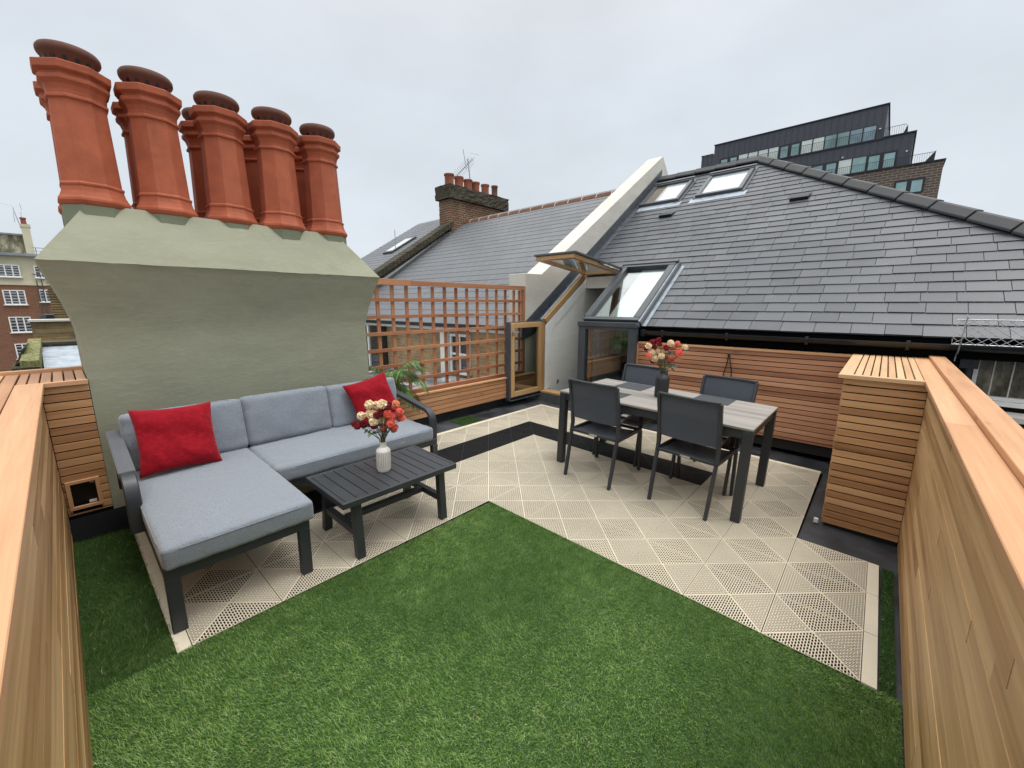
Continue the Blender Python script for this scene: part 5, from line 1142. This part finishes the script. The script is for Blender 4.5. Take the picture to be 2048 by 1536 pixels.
# ------------------------------------------------------------------ cable tray on the eaves, right
t_ = thing('wire_tray', 'galvanised wire mesh guard on a strap bracket at the right end of the gutter', 'guard', (5.4, -.9, 1.3))
s = MB(); y = -.463
s.tube([(5.38, -.463, 1.40), (5.38, -.463, 1.353), (5.38, -2.6, 1.353)], .005, 5).tube([(5.34, -.463, 1.572), (5.34, -2.6, 1.572)], .005, 5)
for k in range(-3, 30):
    a = -.463 - k * .0707
    for sg in (-1, 1):
        y0_, y1_ = (a, a - .2828) if sg > 0 else (a - .2828, a)
        if min(y0_, y1_) < -2.6: continue
        A_, B_ = Vector((5.38, y0_, 1.353)), Vector((5.34, y1_, 1.585))
        if A_.y > -.463: A_ = A_.lerp(B_, (A_.y + .463) / (A_.y - B_.y))
        if B_.y > -.463: B_ = B_.lerp(A_, (B_.y + .463) / (B_.y - A_.y))
        if (A_ - B_).length > .02: s.tube([A_, B_], .0021, 4)
s.build('wire_mesh', M['steel'], t_)
s = MB(); s.bar([(5.335, -.525, 1.60), (5.37, -.515, 1.35), (5.385, -.512, 1.28), (5.42, -.508, 1.255), (5.43, -.506, 1.20)], .03, .006, (0, 1, 0)); 
for yb_ in (-1.5, -2.4): s.bar([(5.335, yb_, 1.60), (5.37, yb_, 1.35), (5.43, yb_, 1.20)], .03, .006, (0, 1, 0))
s.build('strap_bracket', M['steel'], t_)
# pale ledges below the dirty window, seen over the right parapet
s = MB(); s.box(5.4, 5.68, -2.2, -.62, .70, .745); tag(s.build('window_ledge', M['plaster']), 'pale stone ledge under the dirty window beyond the right parapet', 'ledge')
s = MB(); s.box(-.6, 5.65, -3.2, -.60, .25, .45); tag(s.build('lower_roof', M['membrane']), kind='structure')

# ------------------------------------------------------------------ things behind the left parapet
t_ = thing('brick_wall', 'mossy yellow brick wall with stone capping behind the left parapet', 'wall', (-.05, 9.2, 0))
s = wob(MB(), -.262, 1.9, 9.0, 9.3, -3, 1.462, 12, .008); s.build('brickwork', M['stock_x'], t_)
s = MB(); s.box(-.29, 1.9, 8.96, 9.34, 1.462, 1.49, t=.4); s.build('capping', M['plaster'], t_)
t_ = thing('brick_gable', 'dark yellow brick gable with weathered steps behind the mossy wall', 'wall', (.4, 13.2, 0))
s = MB(); s.prism([(-.05, -4), (-.05, 2.02), (1.5, 2.3), (4, 3), (4, -4)], 'y', 13, 13.3)
for k in range(17): z_ = 1.30 + k * .052; s.box(-.06, .9, 12.985 - random.uniform(0, .01), 12.999, z_, z_ + .024)
s.build('brickwork', M['stock_x'], t_)
t_ = thing('lead_dormer', 'low lead covered roof with dark edging beyond the left parapet', 'roof', (.4, 6.8, 0))
s = MB(); s.prism([(6.35, .2), (6.35, 1.045), (6.95, 1.235), (6.95, .2)], 'x', -.165, 1.6)
for k in range(3): s.prism([(6.40 + k * .2, 1.062 + k * .063), (6.412 + k * .2, 1.074 + k * .063), (6.44 + k * .2, 1.076 + k * .063)], 'x', -.15, 1.6)
s.build('lead_sheets', M['leadpale'], t_); s = MB(); s.box(-.20, 1.6, 6.96, 7.2, .6, 1.285); s.build('dark_edging', M['sooty'], t_)
t_ = thing('mossy_coping', 'moss covered stone coping block standing before the red brick flats', 'coping', (-.25, 6.6, 0))
s = MB(); s.raw([(-.315, 6.30, 1.150), (-.185, 6.30, 1.150), (-.155, 7.0, 1.33), (-.250, 7.0, 1.33), (-.315, 6.30, 1.06), (-.185, 6.30, 1.06), (-.155, 7.0, 1.0), (-.250, 7.0, 1.0)], [(0, 1, 2, 3), (4, 7, 6, 5), (0, 4, 5, 1), (1, 5, 6, 2), (2, 6, 7, 3), (3, 7, 4, 0)])
m, t, b = mat('moss_on_stone', (.2, .2, .1), .95); v = geo(t); n = noise(t, mapping(t, v, (1, 1, 1)), 38, 6, .7); lk(t, ramp(t, n, [(.35, (.07, .065, .04)), (.5, (.20, .20, .08)), (.7, (.36, .36, .16))]), b.inputs['Base Color']); bump(t, b, n, .8, .02); M['moss'] = m
s.build('mossy_block', M['moss'], t_)
s = MB(); s.prism([(-.375, 1.085), (-.30, 1.085), (-.185, 1.085), (-.185, .8), (-.33, .8)], 'y', 6.28, 6.9); s.prism([(-.36, 1.09), (-.316, 1.12), (-.25, 1.30), (-.29, 1.25)], 'y', 6.5, 6.9); s.build('broken_stone', M['sooty'], t_)
t_ = thing('roof_cowl', 'small grey metal roof hood behind the mossy yellow wall', 'vent', (-.1, 11, 0))
s = MB(); s.prism([(-.26, 1.0), (-.26, 1.44), (-.16, 1.53), (-.03, 1.53), (-.02, 1.0)], 'y', 11.0, 11.5); s.build('hood', M['lead'], t_); s = MB(); s.box(-.13, -.04, 10.99, 10.999, 1.46, 1.52); s.build('hood_opening', M['black'], t_)

# ------------------------------------------------------------------ far red brick flats on the left
D = 72
t_ = thing('apartment_building', 'far red brick block of flats with cream top floor and white windows', 'building', (-12, 80, -11))
s = MB(); s.box(-40, 6, D, 86, -11, 3.94); s.build('brick_walls', M['redb'], t_)
M['creamf'] = simple('cream_painted_render', (.56, .52, .37), .85, 0, .5, .12, co='geo')
s = MB(); s.box(-40, 6, D + .02, 86, 3.941, 7.0).box(-40, 6, D - .08, D + .019, 3.85, 4.10); s.build('cream_storey', M['creamf'], t_)
s = MB(); s.box(-40.2, 6.2, D - .5, 86.2, 7.0, 7.28).box(-20, -1.30, D + 2, 86, 9.42, 9.60); s.build('cornice', simple('grey_cornice', (.25, .27, .29), .7, 0, 1), t_)
m, t, b = mat('stained_cream_render', (.5, .46, .34), .85); v = geo(t); n = noise(t, mapping(t, v, (1.1, 1, .5)), 1.3, 5, .6); lk(t, ramp(t, n, [(.46, (.52, .47, .34)), (.56, (.25, .24, .15)), (.64, (.13, .13, .08))]), b.inputs['Base Color'])
s = MB(); s.box(-20, -1.35, D + 2.2, 85, 7.28, 9.42); s.build('attic_storey', m, t_)
s = MB(); s.box(-1.32, -.68, D + 1.5, D + 2.6, 7.28, 10.35).box(-1.40, -.60, D + 1.45, D + 2.65, 10.35, 10.65); ch_ = s.build('chimney', M['creamf'], t_)
s = MB(); s.lathe([(.24, 10.65), (.2, 11.2), (.25, 11.22), (.25, 11.4)], 12, -1.05, D + 2); s.build('chimney_pot', M['oldpot'], ch_)
def apt_window(x0, x1, z0, z1, nx, nz):
    s = MB(); s.box(x0, x1, D - .09, D - .001, z0, z0 + .10).box(x0, x1, D - .09, D - .001, z1 - .10, z1).box(x0, x0 + .1, D - .09, D - .001, z0 + .1, z1 - .1).box(x1 - .1, x1, D - .09, D - .001, z0 + .1, z1 - .1)
    for k in range(1, nx): x = x0 + (x1 - x0) * k / nx; s.box(x - .05, x + .05, D - .085, D - .001, z0 + .1, z1 - .1)
    for k in range(1, nz): z = z0 + (z1 - z0) * k / nz; s.box(x0 + .1, x1 - .1, D - .06, D - .0015, z - .022, z + .022)
    s.box(x0 - .1, x1 + .1, D - .16, D - .0005, z0 - .09, z0 - .001)
    f_ = s.build('window', M['white'], t_); s = MB(); s.box(x0 + .05, x1 - .05, D - .03, D - .002, z0 + .05, z1 - .05); s.build('window_panes', M['panedark'], f_)
for z0, z1 in ((4.72, 6.02), (1.72, 3.30), (-1.34, .38), (-4.3, -2.6), (-7.3, -5.6)):
    for x0 in (-11.2, -7.4, -3.66):
        apt_window(x0, x0 + 1.62, z0, z1, 3, 5)
    apt_window(-1.02, -.05, z0 + (.3 if z0 < 4 else 0), z1 + (.1 if z0 < 4 else 0), 2, 4)
s = MB(); s.tube([(-.62, D - .1, -8), (-.62, D - .1, 5.0)], .05, 6).tube([(-1.0, D - .12, 4.4), (-1.0, D - .12, -8)], .045, 6).tube([(-1.25, D - .1, 5.1), (-.3, D - .1, 5.0)], .04, 5); s.build('drainpipes', M['lead'], t_)
s = MB()
for k in range(6): s.tube([(-.55 + k * .6, D, 7.28), (-.55 + k * .6, D, 8.0)], .03, 4)
s.tube([(-.75, D, 8.0), (4, D, 8.0)], .03, 4).tube([(-.75, D, 7.65), (4, D, 7.65)], .02, 4); s.build('roof_railing', M['lead'], t_)
t_ = thing('tv_aerial', 'thin television aerial on the roof of the far red brick flats', 'aerial', (-1.5, D + 2, 9.6))
s = MB(); s.tube([(-1.25, D + 2, 9.6), (-1.62, D + 2, 12.4)], .03, 4).tube([(-2.8, D + 2, 12.75), (-1.0, D + 2, 12.55)], .022, 4).tube([(-1.05, D + 2, 12.9), (-1.0, D + 2, 12.2)], .02, 4).tube([(-1.75, D + 2, 11.35), (-1.1, D + 2, 11.3)], .02, 4).tube([(-1.1, D + 2, 12.0), (-1.15, D + 2, 10.9)], .02, 4).tube([(-1.65, D + 2, 11.9), (-1.7, D + 2, 10.8)], .02, 4); s.build('antenna', M['steel'], t_)

# ------------------------------------------------------------------ modern stepped block on the right
D = 55
t_ = thing('modern_block', 'modern stepped block with dark zinc top storeys and brown brick below', 'building', (62, 9, -11))
zinc = simple('dark_zinc_cladding', (.058, .062, .078), .5, .2, .4, .12, co='geo'); zd = simple('black_metal_trim', (.022, .025, .030), .45, .3)
s = MB(); s.box(D, 72, 2.4, 17.6, 17.2, 20.1).box(D + .01, 72, 17.601, 19.0, 11, 19.2).box(D + .02, 72, .25, 17.6, 14.4, 17.18)
for k in range(28):
    y = 2.7 + k * .555
    if y < 17.55: s.box(D - .035, D - .001, y, y + .035, 18.56, 20.05)
for k in range(31):
    y = .5 + k * .555
    if y < 17.4: s.box(D - .015, D + .019, y, y + .035, 15.98, 17.12)
for y in (17.8, 18.3, 18.8): s.box(D - .02, D + .009, y, y + .03, 14.4, 19.15)
s.build('zinc_storeys', zinc, t_)
s = MB(); s.box(D + .04, 72, -2.0, 19, -11, 14.36); s.build('brick_storeys', M['modb'], t_)
s = MB(); s.box(D - .12, 72.1, 2.3, 17.65, 20.101, 20.19).box(D - .10, 72, .12, 2.39, 17.19, 17.30).box(D - .08, D - .001, 2.39, 17.6, 17.10, 17.195).box(D - .08, 72, -2.12, .24, 14.37, 14.47).box(D - .06, D + .019, .24, 17.6, 14.37, 14.45).box(D - .08, D, 17.66, 19.05, 19.201, 19.28)
s.raw([(D - .05, 1.05, 17.30), (D - .05, .75, 17.30), (D - .05, .80, 17.95), (D + .2, 1.05, 17.30), (D + .2, .75, 17.30), (D + .2, .80, 17.95)], [(0, 1, 2), (5, 4, 3), (0, 2, 5, 3), (1, 4, 5, 2)]); s.raw([(D - .05, -.75, 14.47), (D - .05, -1.35, 14.47), (D - .05, -1.38, 15.3), (D + .2, -.75, 14.47), (D + .2, -1.35, 14.47), (D + .2, -1.38, 15.3)], [(0, 1, 2), (5, 4, 3), (0, 2, 5, 3), (1, 4, 5, 2)])
s.build('metal_trim', zd, t_)
cols_ = {'t': M['paneteal'], 'p': M['panepale'], 'd': M['paneblue'] or pane('blue_grey_glass', (.17, .25, .30), .08, .4, .5)}
def band(y0, y1, z0, z1, seq, at):
    n = len(seq); w = (y1 - y0) / n
    for k, c in enumerate(seq):
        ya, yb2 = y0 + k * w, y0 + (k + 1) * w; thick = .16 if c.isupper() else .05
        s = MB(); s.box(at - .05, at - .0005, ya, ya + thick, z0, z1).box(at - .05, at - .0005, yb2 - thick, yb2 - .001, z0, z1).box(at - .05, at - .0005, ya + thick, yb2 - thick, z1 - thick, z1).box(at - .05, at - .0005, ya + thick, yb2 - thick, z0, z0 + .06)
        f_ = s.build('window', zd, t_); s = MB(); s.box(at - .025, at - .001, ya + thick, yb2 - thick, z0 + .06, z1 - thick); s.build('window_pane', cols_[c.lower()], f_)
band(3.0, 16.9, 17.2, 18.52, 'ddttppTTppppTT', D)
band(1.2, 15.5, 14.46, 15.92, 'TTtpTTppTTppt', D + .02)
band(-1.0, 1.1, 11.9, 13.15, 'TT', D + .04)
s = MB()
for y0, y1, zb_, at in ((.9, 16.9, 17.30, D - .35), (-1.3, 15.5, 14.47, D - .35)):
    s.box(at, at + .03, y0, y1, zb_ + .62, zb_ + .655)
    k = y0
    while k < y1: s.box(at + .005, at + .022, k, k + .018, zb_ - .05, zb_ + .62); k += .155
s.build('balustrade', zd, t_)
s = MB(); s.box(D - .4, D, .9, 16.9, 17.201, 17.24) if False else None
for y, z in ((2.75, 18.05), (.6, 15.62), (5.3, 16.1)): s.lathe([(.06, -.05), (.09, 0), (.06, .05)], 8, D - .1, y, z0=z)
s.build('wall_lamp', M['white'], t_)
# low distant roofs so that the skyline is not empty from other positions
for x, y, w, h_, lb in ((-60, 150, 40, 4, 'distant low terrace roof behind the red brick flats'),): pass
